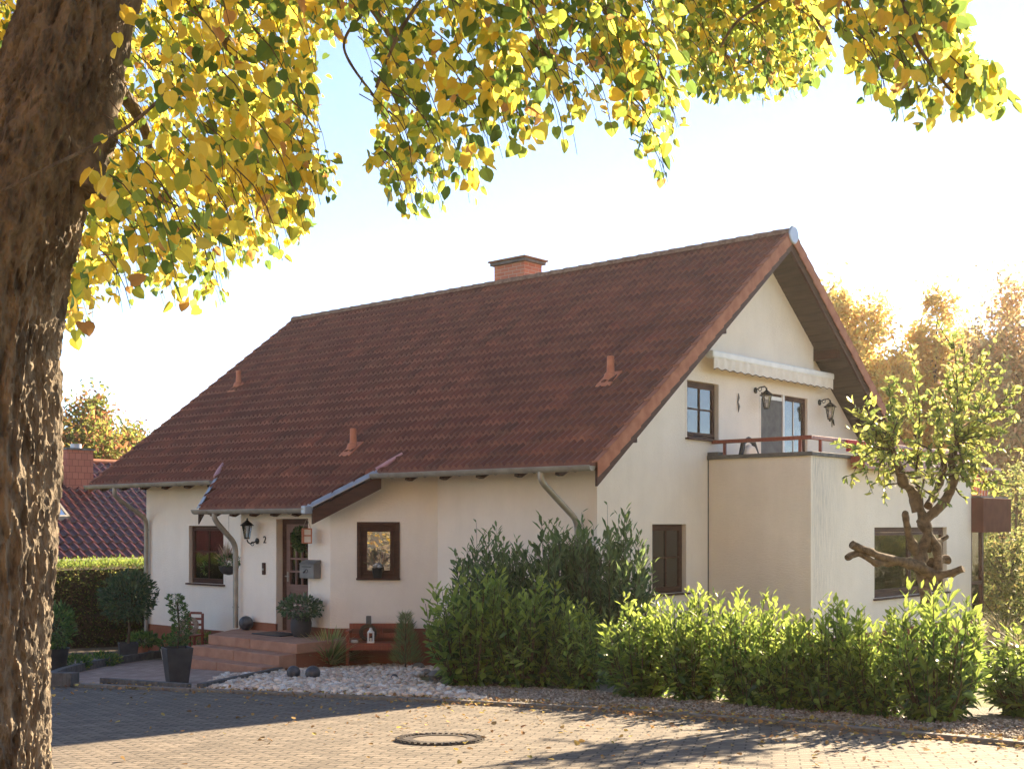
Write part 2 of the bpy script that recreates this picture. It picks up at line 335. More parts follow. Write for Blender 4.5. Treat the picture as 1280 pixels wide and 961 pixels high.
# ------------------------------------------------------------------ leaf meshes (numpy)
def half_leaf(pts, fold):
    """two mirrored ngons sharing the midrib; pts from base to tip on one side"""
    base, tip = (0, pts[0][1], 0), (0, pts[-1][1], 0)
    side = pts[1:-1]
    L = [(0, pts[0][1], 0)] + [(-x, y, fold * x) for x, y in side] + [(0, pts[-1][1], 0)]
    Rr = [(0, pts[0][1], 0)] + [(x, y, fold * x) for x, y in side] + [(0, pts[-1][1], 0)]
    return [np.array(L[::-1]), np.array(Rr)]
HEART = half_leaf([(0, 0.0), (0.26, -0.08), (0.47, 0.12), (0.48, 0.42), (0.27, 0.76), (0, 1.0)], 0.25)
LAUREL = half_leaf([(0, 0), (0.16, 0.22), (0.23, 0.6), (0, 1.0)], 0.35)
OVAL = half_leaf([(0, 0), (0.26, 0.28), (0.26, 0.65), (0, 1.0)], 0.3)
BLADE = half_leaf([(0, 0), (0.03, 0.3), (0.025, 0.7), (0, 1.0)], 0.3)
def nrm(a): return a / np.maximum(np.linalg.norm(a, axis=1, keepdims=True), 1e-9)
def leaves(name, P, D, Nn, S, C, tmpl, mat, parent=None, extra=None):
    """P base points, D direction to the tip, Nn face normals, S sizes, C colours (n,3)."""
    P = np.asarray(P, float); D = nrm(np.asarray(D, float)); Nn = np.asarray(Nn, float)
    X = nrm(np.cross(D, Nn)); WV = np.random.default_rng(len(P)).uniform(.62, 1.05, (len(P), 1)); Z = nrm(np.cross(X, D)); S = np.asarray(S, float).reshape(-1, 1)
    n = len(P); vall = []; k = len(tmpl[0])
    for T in tmpl:
        for q in T:
            vall.append(P + (X * q[0] * WV + D * q[1] + Z * q[2]) * S)
    V = np.stack(vall, axis=1).reshape(-1, 3)          # n*(2k)
    nl = n * 2 * k
    me = bpy.data.meshes.new(name)
    ev = 0; evs = []; efs = []
    if extra: evs, efs = extra.v, extra.f
    nv = len(V); ne = len(evs)
    me.vertices.add(nv + ne)
    co = V.ravel() if not ne else np.concatenate([V.ravel(), np.array(evs, float).ravel()])
    me.vertices.foreach_set('co', co)
    eidx = [i + nv for f in efs for i in f]; elen = [len(f) for f in efs]
    me.loops.add(nl + len(eidx)); me.loops.foreach_set('vertex_index', np.concatenate([np.arange(nl), np.array(eidx, int)]).astype(np.int32))
    starts = np.arange(0, nl, k)
    es = nl + np.concatenate([[0], np.cumsum(elen)[:-1]]) if efs else np.array([], int)
    me.polygons.add(len(starts) + len(efs))
    me.polygons.foreach_set('loop_start', np.concatenate([starts, es]).astype(np.int32))
    me.update(calc_edges=True); me.validate()
    ca = me.color_attributes.new('col', 'FLOAT_COLOR', 'POINT')
    CC = np.ones((nv + ne, 4)); CC[:nv, :3] = np.repeat(np.asarray(C, float), 2 * k, axis=0); CC[nv:, :3] = (0.12, 0.08, 0.04)
    ca.data.foreach_set('color', CC.ravel())
    me.materials.append(mat)
    o = bpy.data.objects.new(name, me); COL.objects.link(o)
    if parent: o.parent = parent
    return o
def pick(rng, cols, w, n, var=0.15):
    cols = np.array(cols, float); idx = rng.choice(len(cols), n, p=np.array(w) / np.sum(w))
    return np.clip(cols[idx] * (1 + var * rng.standard_normal((n, 1))) * (1 + 0.08 * rng.standard_normal((n, 3))), 0.005, 0.95)

# ================================================================== GROUND
def sheet(name, pts, off, mat, kind='structure', label=None):
    mb = MB(); mb.add([(p[0], p[1], gz(p[0], p[1]) + off) for p in pts], [tuple(range(len(pts)))])
    o = mb.build(name, mat)
    # make sure it faces up
    if o.data.polygons[0].normal.z < 0: o.data.flip_normals()
    return tag(o, label, None, None, kind)
mb = MB(); ys = [-600, -6, 32, 900]; xs = [-900, 900]
vv = [(x, y, gz(x, y)) for y in ys for x in xs]
mb.add(vv, [(0, 1, 3, 2), (2, 3, 5, 4), (4, 5, 7, 6)])
tag(mb.build('ground', M['lawn']), 'grassy ground around the houses', None, None, 'structure')
KP = [(-30, 27.0), (-12, 19.7), (-6.6, 17.4), (-4.0, 16.25), (-1.38, 15.0), (0, 14.3), (1.24, 13.56), (2.9, 12.2), (4.45, 10.6), (8, 6.6), (14, -5.9)]
sheet('road', KP + [(-30, -5.9)], 0.004, M['road'], label='grey interlocking paver road')
# kerb stones
def strip(poly, off):    # offset polyline to its left
    out = []
    for i, p in enumerate(poly):
        a = Vector(poly[max(i-1, 0)]); b = Vector(poly[min(i+1, len(poly)-1)]); t = (b - a).normalized(); n = Vector((-t.y, t.x)); out.append(Vector(p) + n * off)
    return out
def resample(poly, step):
    out = []; 
    for a, b in zip(poly[:-1], poly[1:]):
        a = Vector(a); b = Vector(b); n = max(1, int((b - a).length / step))
        for i in range(n): out.append(a.lerp(b, i / n))
    out.append(Vector(poly[-1])); return out
def smoothp(poly, it=2):
    for _ in range(it):
        q = [poly[0]]
        for a, b in zip(poly[:-1], poly[1:]): q += [a.lerp(b, 0.25), a.lerp(b, 0.75)]
        q.append(poly[-1]); poly = q
    return poly
kp = resample(smoothp([Vector(p) for p in KP[1:-1]], 2), 1.0)
def kerbrow(o0, o1, h, gap=0.008, base=0.0):
    A, B = strip(kp, o0), strip(kp, o1); mb = MB()
    for i in range(len(kp) - 1):
        q = [A[i].lerp(A[i+1], gap), A[i].lerp(A[i+1], 1 - gap), B[i].lerp(B[i+1], 1 - gap), B[i].lerp(B[i+1], gap)]
        lo = [(p.x, p.y, gz(p.x, p.y) - 0.05) for p in q]; hi = [(p.x, p.y, gz(p.x, p.y) + h) for p in q]
        mb.add(lo + hi, [(3,2,1,0),(4,5,6,7),(0,1,5,4),(1,2,6,5),(2,3,7,6),(3,0,4,7)])
    return mb
o = kerbrow(0.0, 0.10, 0.05).build('kerb', M['kerb'], None, False, 0.008); tag(o, 'low grey kerb stones along the road edge', None, None, 'structure')
o = kerbrow(0.102, 0.33, 0.03).build('gutter_stones', M['edging'], None, False, 0.006); tag(o, 'flat dark stone band behind the kerb', None, None, 'structure')
# beds and patio
def Gp(*pts): return [tuple(G(*p)[:2]) for p in pts]
bed_edge = strip(smoothp([Vector(p) for p in KP[4:-1]], 2), 0.42)
sheet('gravel_bed', [tuple(p) for p in bed_edge] + [tuple(W(14, -6.5)[:2]), tuple(W(14, -1.0)[:2]), tuple(W(0.2, -1.0)[:2]), tuple(W(-1.5, 0.2)[:2]), tuple(W(-3.0, -0.6)[:2])][1:], 0.008, M['gravel'], label='fine gravel strip under the laurel row')
PAT = [(-11.6, 19.9), (-6.6, 17.75), (-4.35, 16.75)] + [tuple(W(-4.45, -3.9)[:2]), tuple(W(-4.45, -1.0)[:2]), tuple(W(-8.0, -0.6)[:2]), tuple(W(-9.3, -2.2)[:2]), tuple(W(-12.2, -3.0)[:2])]
sheet('patio', PAT, 0.008, M['patio'], label='pinkish paved forecourt before the steps')
sheet('side_bed', [tuple(W(-14.8, -8)[:2]), tuple(W(-12.4, -3.1)[:2]), tuple(W(-9.3, -2.25)[:2]), tuple(W(-8.1, -0.6)[:2]), tuple(W(-8.1, 0.3)[:2]), tuple(W(-14.8, 0.3)[:2])], 0.006, M['soil'], label='dark planting bed beside the forecourt')
STB = [(-4.25, 16.68), (-1.45, 15.36), (-0.25, 14.72), tuple(W(-2.0, -2.2)[:2]), tuple(W(-2.2, -0.2)[:2]), tuple(W(-4.4, -0.5)[:2]), tuple(W(-4.42, -3.9)[:2])]
sheet('stone_bed', STB, 0.012, M['soil'], label='bed of pale rounded stones')

def inpoly(x, y, poly):
    c = False; j = len(poly) - 1
    for i in range(len(poly)):
        xi, yi = poly[i]; xj, yj = poly[j]
        if (yi > y) != (yj > y) and x < (xj - xi) * (y - yi) / (yj - yi) + xi: c = not c
        j = i
    return c
def scatter_stones(name, poly, n, smin, smax, mat, seed, cols, label, lift=0.4):
    rng = np.random.default_rng(seed)
    # template blob
    g = (1 + 5 ** .5) / 2
    ico = np.array([(-1,g,0),(1,g,0),(-1,-g,0),(1,-g,0),(0,-1,g),(0,1,g),(0,-1,-g),(0,1,-g),(g,0,-1),(g,0,1),(-g,0,-1),(-g,0,1)], float); ico /= np.linalg.norm(ico[0])
    fc = np.array([(0,11,5),(0,5,1),(0,1,7),(0,7,10),(0,10,11),(1,5,9),(5,11,4),(11,10,2),(10,7,6),(7,1,8),(3,9,4),(3,4,2),(3,2,6),(3,6,8),(3,8,9),(4,9,5),(2,4,11),(6,2,10),(8,6,7),(9,8,1)])
    xs_ = [p[0] for p in poly]; ys_ = [p[1] for p in poly]; P = []
    while len(P) < n:
        x = rng.uniform(min(xs_), max(xs_)); y = rng.uniform(min(ys_), max(ys_))
        if inpoly(x, y, poly): P.append((x, y))
    V = []; Fc = []; CC = []
    for i, (x, y) in enumerate(P):
        s = rng.uniform(smin, smax) * 0.5; sc = np.array([s, s * rng.uniform(.6, .95), s * rng.uniform(.45, .7)])
        v = ico * sc * (1 + 0.16 * rng.standard_normal((12, 1))); a = rng.uniform(0, 6.28); c_, s_ = math.cos(a), math.sin(a)
        tl = rng.uniform(-.4, .4); v = np.stack([v[:, 0] * c_ - v[:, 1] * s_, v[:, 0] * s_ + v[:, 1] * c_, v[:, 2] + v[:, 0] * tl], 1)
        V.append(v + np.array([x, y, gz(x, y) + s * lift + rng.uniform(0, .03)])); Fc.append(fc + 12 * i); CC += [cols[rng.integers(len(cols))] * rng.uniform(.75, 1.15)] * 12
    me = bpy.data.meshes.new(name); me.from_pydata(np.concatenate(V).tolist(), [], np.concatenate(Fc).tolist()); me.update()
    me.polygons.foreach_set('use_smooth', [True] * len(me.polygons))
    ca = me.color_attributes.new('col', 'FLOAT_COLOR', 'POINT'); c4 = np.ones((len(CC), 4)); c4[:, :3] = np.array(CC); ca.data.foreach_set('color', c4.ravel())
    me.materials.append(mat); o = bpy.data.objects.new(name, me); COL.objects.link(o); return tag(o, label, None, None, 'stuff')
def attrmat(name, rough=0.85):
    m, t, b, o = newmat(name); a = N(t, 'ShaderNodeAttribute', attribute_name='col'); tc = N(t, 'ShaderNodeTexCoord')
    nz = N(t, 'ShaderNodeTexNoise', Scale=45, Detail=5); t.links.new(tc.outputs['Object'], nz.inputs['Vector'])
    mx = N(t, 'ShaderNodeMixRGB', blend_type='MULTIPLY'); mx.inputs[0].default_value = .4; t.links.new(a.outputs[0], mx.inputs[1]); t.links.new(nz.outputs[0], mx.inputs[2])
    t.links.new(mx.outputs[0], b.inputs['Base Color']); b.inputs['Roughness'].default_value = rough; b.inputs['Specular IOR Level'].default_value = .3; return m
M['pebble'] = attrmat('pebble')
cs = [np.array(c) for c in [(0.88, 0.76, 0.64), (0.78, 0.62, 0.50), (0.90, 0.82, 0.74), (0.62, 0.48, 0.39), (0.86, 0.68, 0.52)]]
bedS = [tuple(p) for p in bed_edge if p.x < 6.2] + [tuple(W(9, -2.4)[:2]), tuple(W(-1.2, -2.4)[:2])]
cg = [np.array(c) for c in [(0.44, 0.38, 0.32), (0.34, 0.29, 0.24), (0.56, 0.50, 0.43), (0.28, 0.21, 0.16)]]
scatter_stones('fine_gravel_stones', bedS, 16000, 0.02, 0.045, M['pebble'], 8, cg, 'fine grey gravel around the laurel stems')
scatter_stones('pale_stones', STB, 5200, 0.05, 0.13, M['pebble'], 3, cs, 'pale rounded stones filling the bed by the steps')
# stone edging (curved raised line between patio and stone bed, and front and left borders)
def edging(name, pts, w, h, label, mat=None):
    pts = resample(smoothp([Vector(p[:2]) for p in pts], 2), 0.5); A = strip(pts, -w/2); B = strip(pts, w/2); mb = MB()
    for i in range(len(pts) - 1):
        q = [A[i].lerp(A[i+1], .01), A[i].lerp(A[i+1], .99), B[i].lerp(B[i+1], .99), B[i].lerp(B[i+1], .01)]
        lo = [(p.x, p.y, gz(p.x, p.y) - 0.05) for p in q]; hi = [(p.x, p.y, gz(p.x, p.y) + h) for p in q]
        mb.add(lo + hi, [(3,2,1,0),(4,5,6,7),(0,1,5,4),(1,2,6,5),(2,3,7,6),(3,0,4,7)])
    o = mb.build(name, mat or M['edging'], None, False, 0.006); return tag(o, label, None, None, 'structure')
edging('bed_edging', [G(250, 863), G(300, 852), G(350, 841), G(385, 832), G(418, 826)], 0.09, 0.10, 'dark stone edging curving from the kerb to the steps')
edging('front_edging', [G(128, 855), G(180, 859), G(236, 863)], 0.10, 0.10, 'dark raised stone edging along the forecourt front')
edging('side_edging', [G(60, 853), G(84, 843), G(120, 834), G(165, 827), G(207, 820)], 0.12, 0.14, 'dark raised edging of the side bed')
edging('corner_edging', [G(40, 857), G(66, 857.5), G(94, 858)], 0.22, 0.2, 'thick dark edging block at the forecourt corner')

# manhole
mh = G(550, 925); slope = math.atan(-0.054)
t = empty('manhole_cover', mh + Vector((0, 0, 0.005)), 0, 'round cast iron manhole cover with a pale concrete centre set in the road', 'manhole cover'); t.rotation_euler = (slope, 0, 0)
MB().lathe([(0.41, -0.02), (0.41, 0.012), (0.33, 0.014), (0.33, 0.0)], seg=48, cap=False).build('frame', M['iron'], t)
mb = MB()
for i in range(40):
    a = 2 * PI * i / 40; c_, s_ = math.cos(a), math.sin(a)
    mb.extr([(0.335*c_, 0.335*s_, .012), (0.405*c_, 0.405*s_, .012), (0.405*math.cos(a+.09), 0.405*math.sin(a+.09), .012), (0.335*math.cos(a+.08), 0.335*math.sin(a+.08), .012)], (0, 0, 0.012))
mb.build('rim_studs', M['iron'], t)
MB().lathe([(0.325, -0.01), (0.325, 0.014), (0.25, 0.016)], seg=48, cap=False).build('cover_ring', M['iron'], t)
MB().lathe([(0.001, 0.010), (0.25, 0.010)], seg=48, cap=False).build('cover_fill', M['concrete'], t)

# ================================================================== WHITE HOUSE
house = empty('white_house', W(0, 0, 0), math.atan2(-SX, CX), 'cream plastered gabled house with dark red tiled roof behind the laurel row', 'house')
TG = 3.36; TS = 0.767                # roof top height at gutter line v=-0.94 ; slope
VG, VR, VB = -0.94, 4.86, 10.66
UL, UR = -13.74, 0.76
def rz(v): return TG + (v - VG) * TS if v <= VR else TG + (2 * VR - VG - v) * TS
TH = 0.24                             # vertical thickness of roof packet
# tiles
def tile_slope(u0, u1, v0, v1, sgn, nexp=0.33, tw=0.30, clipf=None, seed=1, origin=(0, 0)):
    """tile surface, grid running from eave (v0) to ridge (v1); returns verts, faces, colours"""
    rng = random.Random(seed); L = abs(v1 - v0) / math.cos(math.atan(TS)); rows = int(round(L / nexp)); V = []; Fa = []; C = []
    prof = [(0.0, 0.0), (0.08, 0.010), (0.17, 0.048), (0.25, 0.058), (0.33, 0.048), (0.42, 0.010), (0.5, 0.0), (0.58, 0.010), (0.67, 0.048), (0.75, 0.058), (0.83, 0.048), (0.92, 0.010), (0.995, 0.0)]
    cols = int(round((u1 - u0) / tw)); tw = (u1 - u0) / cols
    for r_ in range(rows):
        a0 = r_ / rows; a1 = (r_ + 1) / rows
        for c in range(cols):
            ua = u0 + c * tw
            jit = rng.uniform(-.008, .008); colr = rng.uniform(.82, 1.18); cc = (colr * rng.uniform(.96, 1.1), colr, colr)
            if rng.random() < 0.03: cc = tuple(x * 1.25 for x in cc)
            b = len(V); use = True
            for (x, h) in prof:
                u = ua + x * tw
                for k, a in ((0, a0), (1, a0), (2, a1)):
                    v = v0 + (v1 - v0) * a
                    if clipf: lo_, hi_ = clipf(v); u = min(max(u, lo_), hi_)
                    lift = (0.0 if k == 0 else (0.066 + jit) if k == 1 else 0.012)
                    V.append((u, v, rz(v) + (h if k else -0.01) + lift)); C.append(cc)
            if clipf:
                lo, hi = clipf(v0 + (v1 - v0) * (a0 + a1) / 2)
                if ua + tw < lo - .1 or ua > hi + .1: 
                    del V[b:]; del C[b:]; continue
            n = len(prof)
            for i in range(n - 1):
                q = b + i * 3
                Fa.append((q, q + 3, q + 4, q + 1)); Fa.append((q + 1, q + 4, q + 5, q + 2))
            Fa.append((b, b+1, b+2)); q = b + (n-1)*3; Fa.append((q, q+2, q+1))
    return V, Fa, C
def tiles_obj(name, parts, mat, parent):
    V = []; Fa = []; C = []
    for v, f, c in parts:
        b = len(V); V += v; Fa += [tuple(i + b for i in q) for q in f]; C += c
    me = bpy.data.meshes.new(name); me.from_pydata(V, [], Fa); me.update()
    me.polygons.foreach_set('use_smooth', [True] * len(me.polygons))
    me.set_sharp_from_angle(angle=R(50))
    ca = me.color_attributes.new('col', 'FLOAT_COLOR', 'POINT'); c4 = np.ones((len(C), 4)); c4[:, :3] = np.array(C); ca.data.foreach_set('color', c4.ravel())
    me.materials.append(mat); o = bpy.data.objects.new(name, me); COL.objects.link(o); o.parent = parent; return o
PV = -1.72; PL0, PR0, PL1, PR1 = -8.3, -4.92, -8.9, -4.1    # porch eave and where it meets the main eave
front = tile_slope(UL, UR - 0.05, VG - 0.02, VR, 1, seed=4)
back = tile_slope(UL, UR - 0.05, VB + 0.02, VR, 1, seed=5)
def pclip(v):
    k = (v - PV) / (VG - PV); return PL0 + (PL1 - PL0) * k, PR0 + (PR1 - PR0) * k
porch = tile_slope(UL, UR - 0.05, VG - 0.02 - 0.33 * 3 * math.cos(math.atan(TS)) * (0.78 / 0.785), VG - 0.02, 1, clipf=pclip, seed=6)
roof = tiles_obj('roof', [front, back, porch], M['tile'], house)
# roof deck / soffit (thick boards under the tiles)
def slab(mb, pts, th):               # pts (u,v) polygon, top just under tiles
    top = [Vector((p[0], p[1], rz(p[1]) - 0.015)) for p in pts]; return mb.extr(top, (0, 0, -th))
mb = MB()
slab(mb, [(UL + .03, VG), (UR - .08, VG), (UR - .08, VG + .36), (UL + .03, VG + .36)], .05)
slab(mb, [(UL + .03, VG + .361), (UR - .08, VG + .361), (UR - .08, VR), (UL + .03, VR)], TH)
slab(mb, [(UL + .03, VR), (UR - .08, VR), (UR - .08, VB), (UL + .03, VB)], TH)
slab(mb, [(PL0 + .05, PV), (PR0 - .05, PV), (PR0 + .1, PV + .22), (PL0 - .1, PV + .22)], .04)
slab(mb, [(PL0 - .1, PV + .221), (PR0 + .1, PV + .221), (PR1 - .05, VG - .001), (PL1 + .05, VG - .001)], 0.14)
slab(mb, [(PL1 + .05, VG), (PR1 - .05, VG), (PR1 - .05, VG + .36), (PL1 + .05, VG + .36)], .14)
mb.build('soffit', M['soffit'], house)
# soffit board grooves: thin battens under gable overhang (boards run up the slope)
mb = MB()
for s0, s1 in ((VG + .6, VR - .1), (VR + .1, VB - .6)):
    n = 34
    for i in range(n):
        v = s0 + (s1 - s0) * i / n; v2 = v + (s1 - s0) / n * 0.86
        mb.extr([(0.02, v, rz(v) - .015 - TH), (0.02, v2, rz(v2) - .015 - TH), (0.02, v2, rz(v2) - .03 - TH), (0.02, v, rz(v) - .03 - TH)], (UR - .12, 0, 0))
mb.build('soffit_boards', M['soffit'], house)
# verge tiles down both gable edges
for uu, side in ((UR, 1), (UL, -1)):
    mb = MB()
    for s0, s1 in ((VG - .03, VR), (VB + .03, VR)):
        n = 22
        for i in range(n):
            a = s0 + (s1 - s0) * i / n; b = s0 + (s1 - s0) * (i + 1.04) / n
            if i == n - 1: b = s1
            k = 0.03
            # angled cover piece : top flap and side flap
            u_in, u_out = (uu - side * .11, uu + side * .015)
            for p, q in (((u_in, 0.075), (u_out, 0.085)),):
                mb.extr([(u_in, a, rz(a) + .06 + k), (u_out, a, rz(a) + .075 + k), (u_out, b, rz(b) + .075), (u_in, b, rz(b) + .06)], (0, 0, -0.02))
            mb.extr([(u_out, a, rz(a) + .078 + k), (u_out, b, rz(b) + .078), (u_out, b, rz(b) - .17), (u_out, a, rz(a) - .17 + k)], (side * (-.018 + i * 0.0), 0, 0))
    mb.build('verge_tiles', M['verge'], house)
# bargeboard behind verge tiles
mb = MB()
for s0, s1 in ((VG, VR), (VB, VR)):
    mb.extr([(UR - .07, s0, rz(s0) - .02), (UR - .07, s1, rz(s1) - .02), (UR - .07, s1, rz(s1) - .30), (UR - .07, s0, rz(s0) - .30)], (.045, 0, 0))
mb.build('bargeboard', M['brown'], house)
# ridge tiles
mb = MB(); n = 38; Lr = (UR - UL) / n
for i in range(n):
    a = UL + i * Lr; prof0 = []; r0, r1 = 0.135, 0.115
    for k in range(9):
        an = PI * k / 8; prof0.append((math.cos(an), math.sin(an)))
    V = [(a, VR + c * r0, rz(VR) + .0 + s * r0 * .95) for c, s in prof0] + [(a + Lr * 1.06, VR + c * r1, rz(VR) + .0 + s * r1 * .95) for c, s in prof0]
    mb.add(V, [(k, k+1, 9+k+1, 9+k) for k in range(8)] + [tuple(range(9))])
mb.build('ridge_tiles', M['ridge'], house, True)
MB(Matrix.Translation((UR + .02, VR, rz(VR) - .02)) @ Matrix.Rotation(R(90), 4, 'Y')).lathe([(0.02, .02), (.15, .02), (.17, 0), (.15, -.02)], seg=20).build('ridge_end_cap', M['zincblue'], house, True)
# purlin ends under the gable overhang
for v in (0.15, 2.75, 6.97, 9.4):
    z = rz(v) - TH - .03
    MB().box((0.01, v - .07, z - .16), (UR - .14, v + .07, z + .02)).build('purlin_end', M['brown'], house, False, .006)

# gutters
def gutter(u0, u1, v, z, name='gutter', r=0.075):
    mb = MB(); pr = [(math.cos(a), math.sin(a)) for a in [PI + PI * k / 8 for k in range(9)]]
    segs = 1
    V = [(u0, v + c * r, z + s * r) for c, s in pr] + [(u1, v + c * r, z + s * r) for c, s in pr]
    mb.add(V, [(k, k+1, 9+k+1, 9+k) for k in range(8)] + [tuple(range(9))[::-1], tuple(range(9, 18))])
    mb.tube([(u0, v - r, z + .004), (u1, v - r, z + .004)], 0.011, 6)
    o = mb.build(name, M['zinc'], house, True)
    k = u0 + .5
    while k < u1:
        pts = [(k, v + c * (r + .006), z + s * (r + .006)) for c, s in pr]; MB().tube(pts, 0.007, 4).build('bracket', M['zinc'], o); k += 0.8
    return o
GZ = TG + 0.0
gutter(UL, PL1 + .02, VG - .09, GZ)
gutter(PR1 - .02, UR - .05, VG - .09, GZ)
gutter(PL0 - .03, PR0 + .0, PV - .09, rz(PV) + .0)
# rafter tails
def tail(k, v, d):
    MB().extr([(k, v + .05, rz(v) - .04), (k, v + .5, rz(v + .5) - d), (k, v + .42, rz(v + .42) - .30), (k, v + .12, rz(v) - .125), (k, v + .03, rz(v) - .105)], (.09, 0, 0)).build('rafter_tail', M['brown'], house)
k = UL + .35
while k < UR - .2:
    if not (PL1 < k < PR1): tail(k, VG, .2)
    k += 0.83
k = PL0 + .3
while k < PR0 - .1: tail(k, PV, .15); k += 0.62
# porch side boards and flashings
for a, b in (((PR0, PV), (PR1, VG)), ((PL0, PV), (PL1, VG))):
    s = 1 if a[0] == PR0 else -1
    p0 = Vector((a[0], a[1], rz(a[1]))); p1 = Vector((b[0], b[1], rz(b[1]))); d = (p1 - p0)
    e = p1 + d * (0.25 if s > 0 else 0.03)
    if s > 0: e = p1 + Vector((0.05, .02, 0.015))
    MB().extr([p0 + Vector((0, 0, -.02)), e + Vector((0, 0, -.02)), e + Vector((0, 0, -.26)), p0 + Vector((0, 0, -.26))], (s * .04, 0, 0)).build('porch_bargeboard', M['brown'], house)
    MB().extr([p0 + Vector((-s * .08, -.03, .085)), e + Vector((-s * .08, 0, .085)), e + Vector((s * .05, 0, .05)), p0 + Vector((s * .05, -.03, .05))], (0, 0, -.02)).build('porch_flashing', M['zincblue'], house)
    q = p1 + Vector((0, 0, .08)); MB().tube([q, q + Vector((s * .12, .16, .13)), q + Vector((s * .26, .36, .30))], [.05, .045, .02], 8).build('lead_flashing', M['pinkflash'], house, True)
MB().box((PR0 - .09, PV - .17, rz(PV) - .09), (PR0 + .02, PV + .03, rz(PV) + .06)).build('gutter_end', M['zincblue'], house, False, .02)
# lower soffit edge under porch right verge
# downpipes
def pipe(pts, r=0.05):
    pts = [Vector(p) for p in pts]; q = [pts[0]]
    for i in range(1, len(pts) - 1):
        a, b, c = pts[i-1], pts[i], pts[i+1]; r_ = 0.16
        s = b + (a - b).normalized() * min(r_, (a-b).length*.45); e = b + (c - b).normalized() * min(r_, (c-b).length*.45)
        for k in range(6):
            t_ = k / 5; q.append(s.lerp(b, t_).lerp(b.lerp(e, t_), t_))
    q.append(pts[-1]); o = MB().tube(q, r, 12).build('downpipe', M['zinc'], house, True)
    a = pts[-2]; zz = a.z - .25
    while zz > pts[-1].z + .3:
        MB().lathe([(r + .006, -.015), (r + .012, 0), (r + .006, .015)], (a.x, a.y, zz), 12, False).build('clamp', M['zinc'], o); zz -= 0.95
u1_, _ = hv(143, VG - .09); ue, _ = hv(184.5, -.1)
pipe([(u1_, VG - .09, GZ - .06), (u1_, VG - .09, GZ - .24), (-12.8, -.09, 2.62), (-12.8, -.09, -.45)])
u2_, _ = hv(268, PV - .09); 
pipe([(u2_, PV - .09, rz(PV) - .05), (u2_, PV - .09, rz(PV) - .18), (-7.66, -1.34, 2.12), (-7.66, -1.34, .52)])
u3_, _ = hv(676, VG - .09)
pipe([(u3_, VG - .09, GZ - .06), (u3_, VG - .09, GZ - .2), (-.32, -.09, 2.55), (-.32, -.09, -.4)])
for k in (-12.8, ): pass

# walls ------------------------------------------------------------
def basis(o, a, n):      # wall frame: x along a, y inward n, z up
    m = Matrix.Identity(4); a = Vector((*a, 0)).normalized(); n = Vector((*n, 0)).normalized()
    for i in range(3): m[i][0] = a[i]; m[i][1] = n[i]; m[i][2] = (0, 0, 1)[i]
    m[0][3], m[1][3], m[2][3] = o[0], o[1], (o[2] if len(o) > 2 else 0)
    return m
def wall(mb, Mx, outer, holes=(), depth=0.16):
    loops = [[Vector((p[0], p[1], 0)) for p in outer]] + [[Vector((x, y, 0)) for x, y in ((h[0], h[1]), (h[2], h[1]), (h[2], h[3]), (h[0], h[3]))] for h in holes]
    tr = tessellate_polygon(loops); flat = [p for l in loops for p in l]
    old = mb.M; mb.M = Mx
    mb.add([(p.x, 0, p.y) for p in flat], [tuple(t_) for t_ in tr])
    for h in holes:
        x0, z0, x1, z1 = h
        c = [(x0, z0), (x1, z0), (x1, z1), (x0, z1)]
        for i in range(4):
            a, b = c[i], c[(i+1) % 4]; mb.add([(a[0], 0, a[1]), (b[0], 0, b[1]), (b[0], depth, b[1]), (a[0], depth, a[1])], [(0, 1, 2, 3)])
    mb.M = old
PZ = 0.24      # plinth top on the left part
WB = 0.10
dep = 0.15
def wtop(v): return rz(v) - .02 - TH + .05
# front wall pieces ; windows from pixel positions
wl = (hv(236.5, 0)[0], hz(729, 26.3), hv(272, 0)[0] + .22, hz(657, 26.3))
mb = MB()
Mfront = basis((0, 0), (1, 0), (0, 1))
TL = (-8.6, 0)     # hidden left return of the bay
wall(mb, Mfront, [(-12.94, WB), (-8.5, WB), (-8.5, wtop(0)), (-12.94, wtop(0))], [wl])
BV = -1.25; BL = -7.62; BR = -4.98; FU = -3.55
wall(mb, Mfront, [(FU, WB), (0, WB), (0, wtop(0)), (FU, wtop(0))])
ub0, zb0 = hv(345.5, BV); ub1, _ = hv(381, BV)
DZ0 = 0.52; DZ1 = 2.60
door = (ub0, DZ0, ub1 + .10, DZ1)
Mbay = basis((0, BV), (1, 0), (0, 1))
wall(mb, Mbay, [(BL, WB), (BR, WB), (BR, wtop(BV) + .1), (BL, wtop(BV) + .1)], [door], 0.22)
# diagonal wall
dd = Vector((FU - BR, 0 - BV)); dl = dd.length; dn = Vector((-dd.y, dd.x)).normalized()
Mdiag = basis((BR, BV), dd, dn)
def onz(px): return (px - 412) / (547 - 412) * dl
Zd = 21.56
wd = (onz(448.5), hz(722, Zd), onz(496.5), hz(655, Zd))
wall(mb, Mdiag, [(0, WB), (dl, WB), (dl, wtop(0)), (0, wtop(BV) + .1)], [wd], 0.10)
# left hidden diagonal
Mdl = basis((-8.5, 0), (BL + 8.5, BV), (-BV, BL + 8.5))
wall(mb, Mdl, [(0, WB), (math.hypot(BL + 8.5, BV), WB), (math.hypot(BL + 8.5, BV), wtop(BV) + .1), (0, wtop(0))])
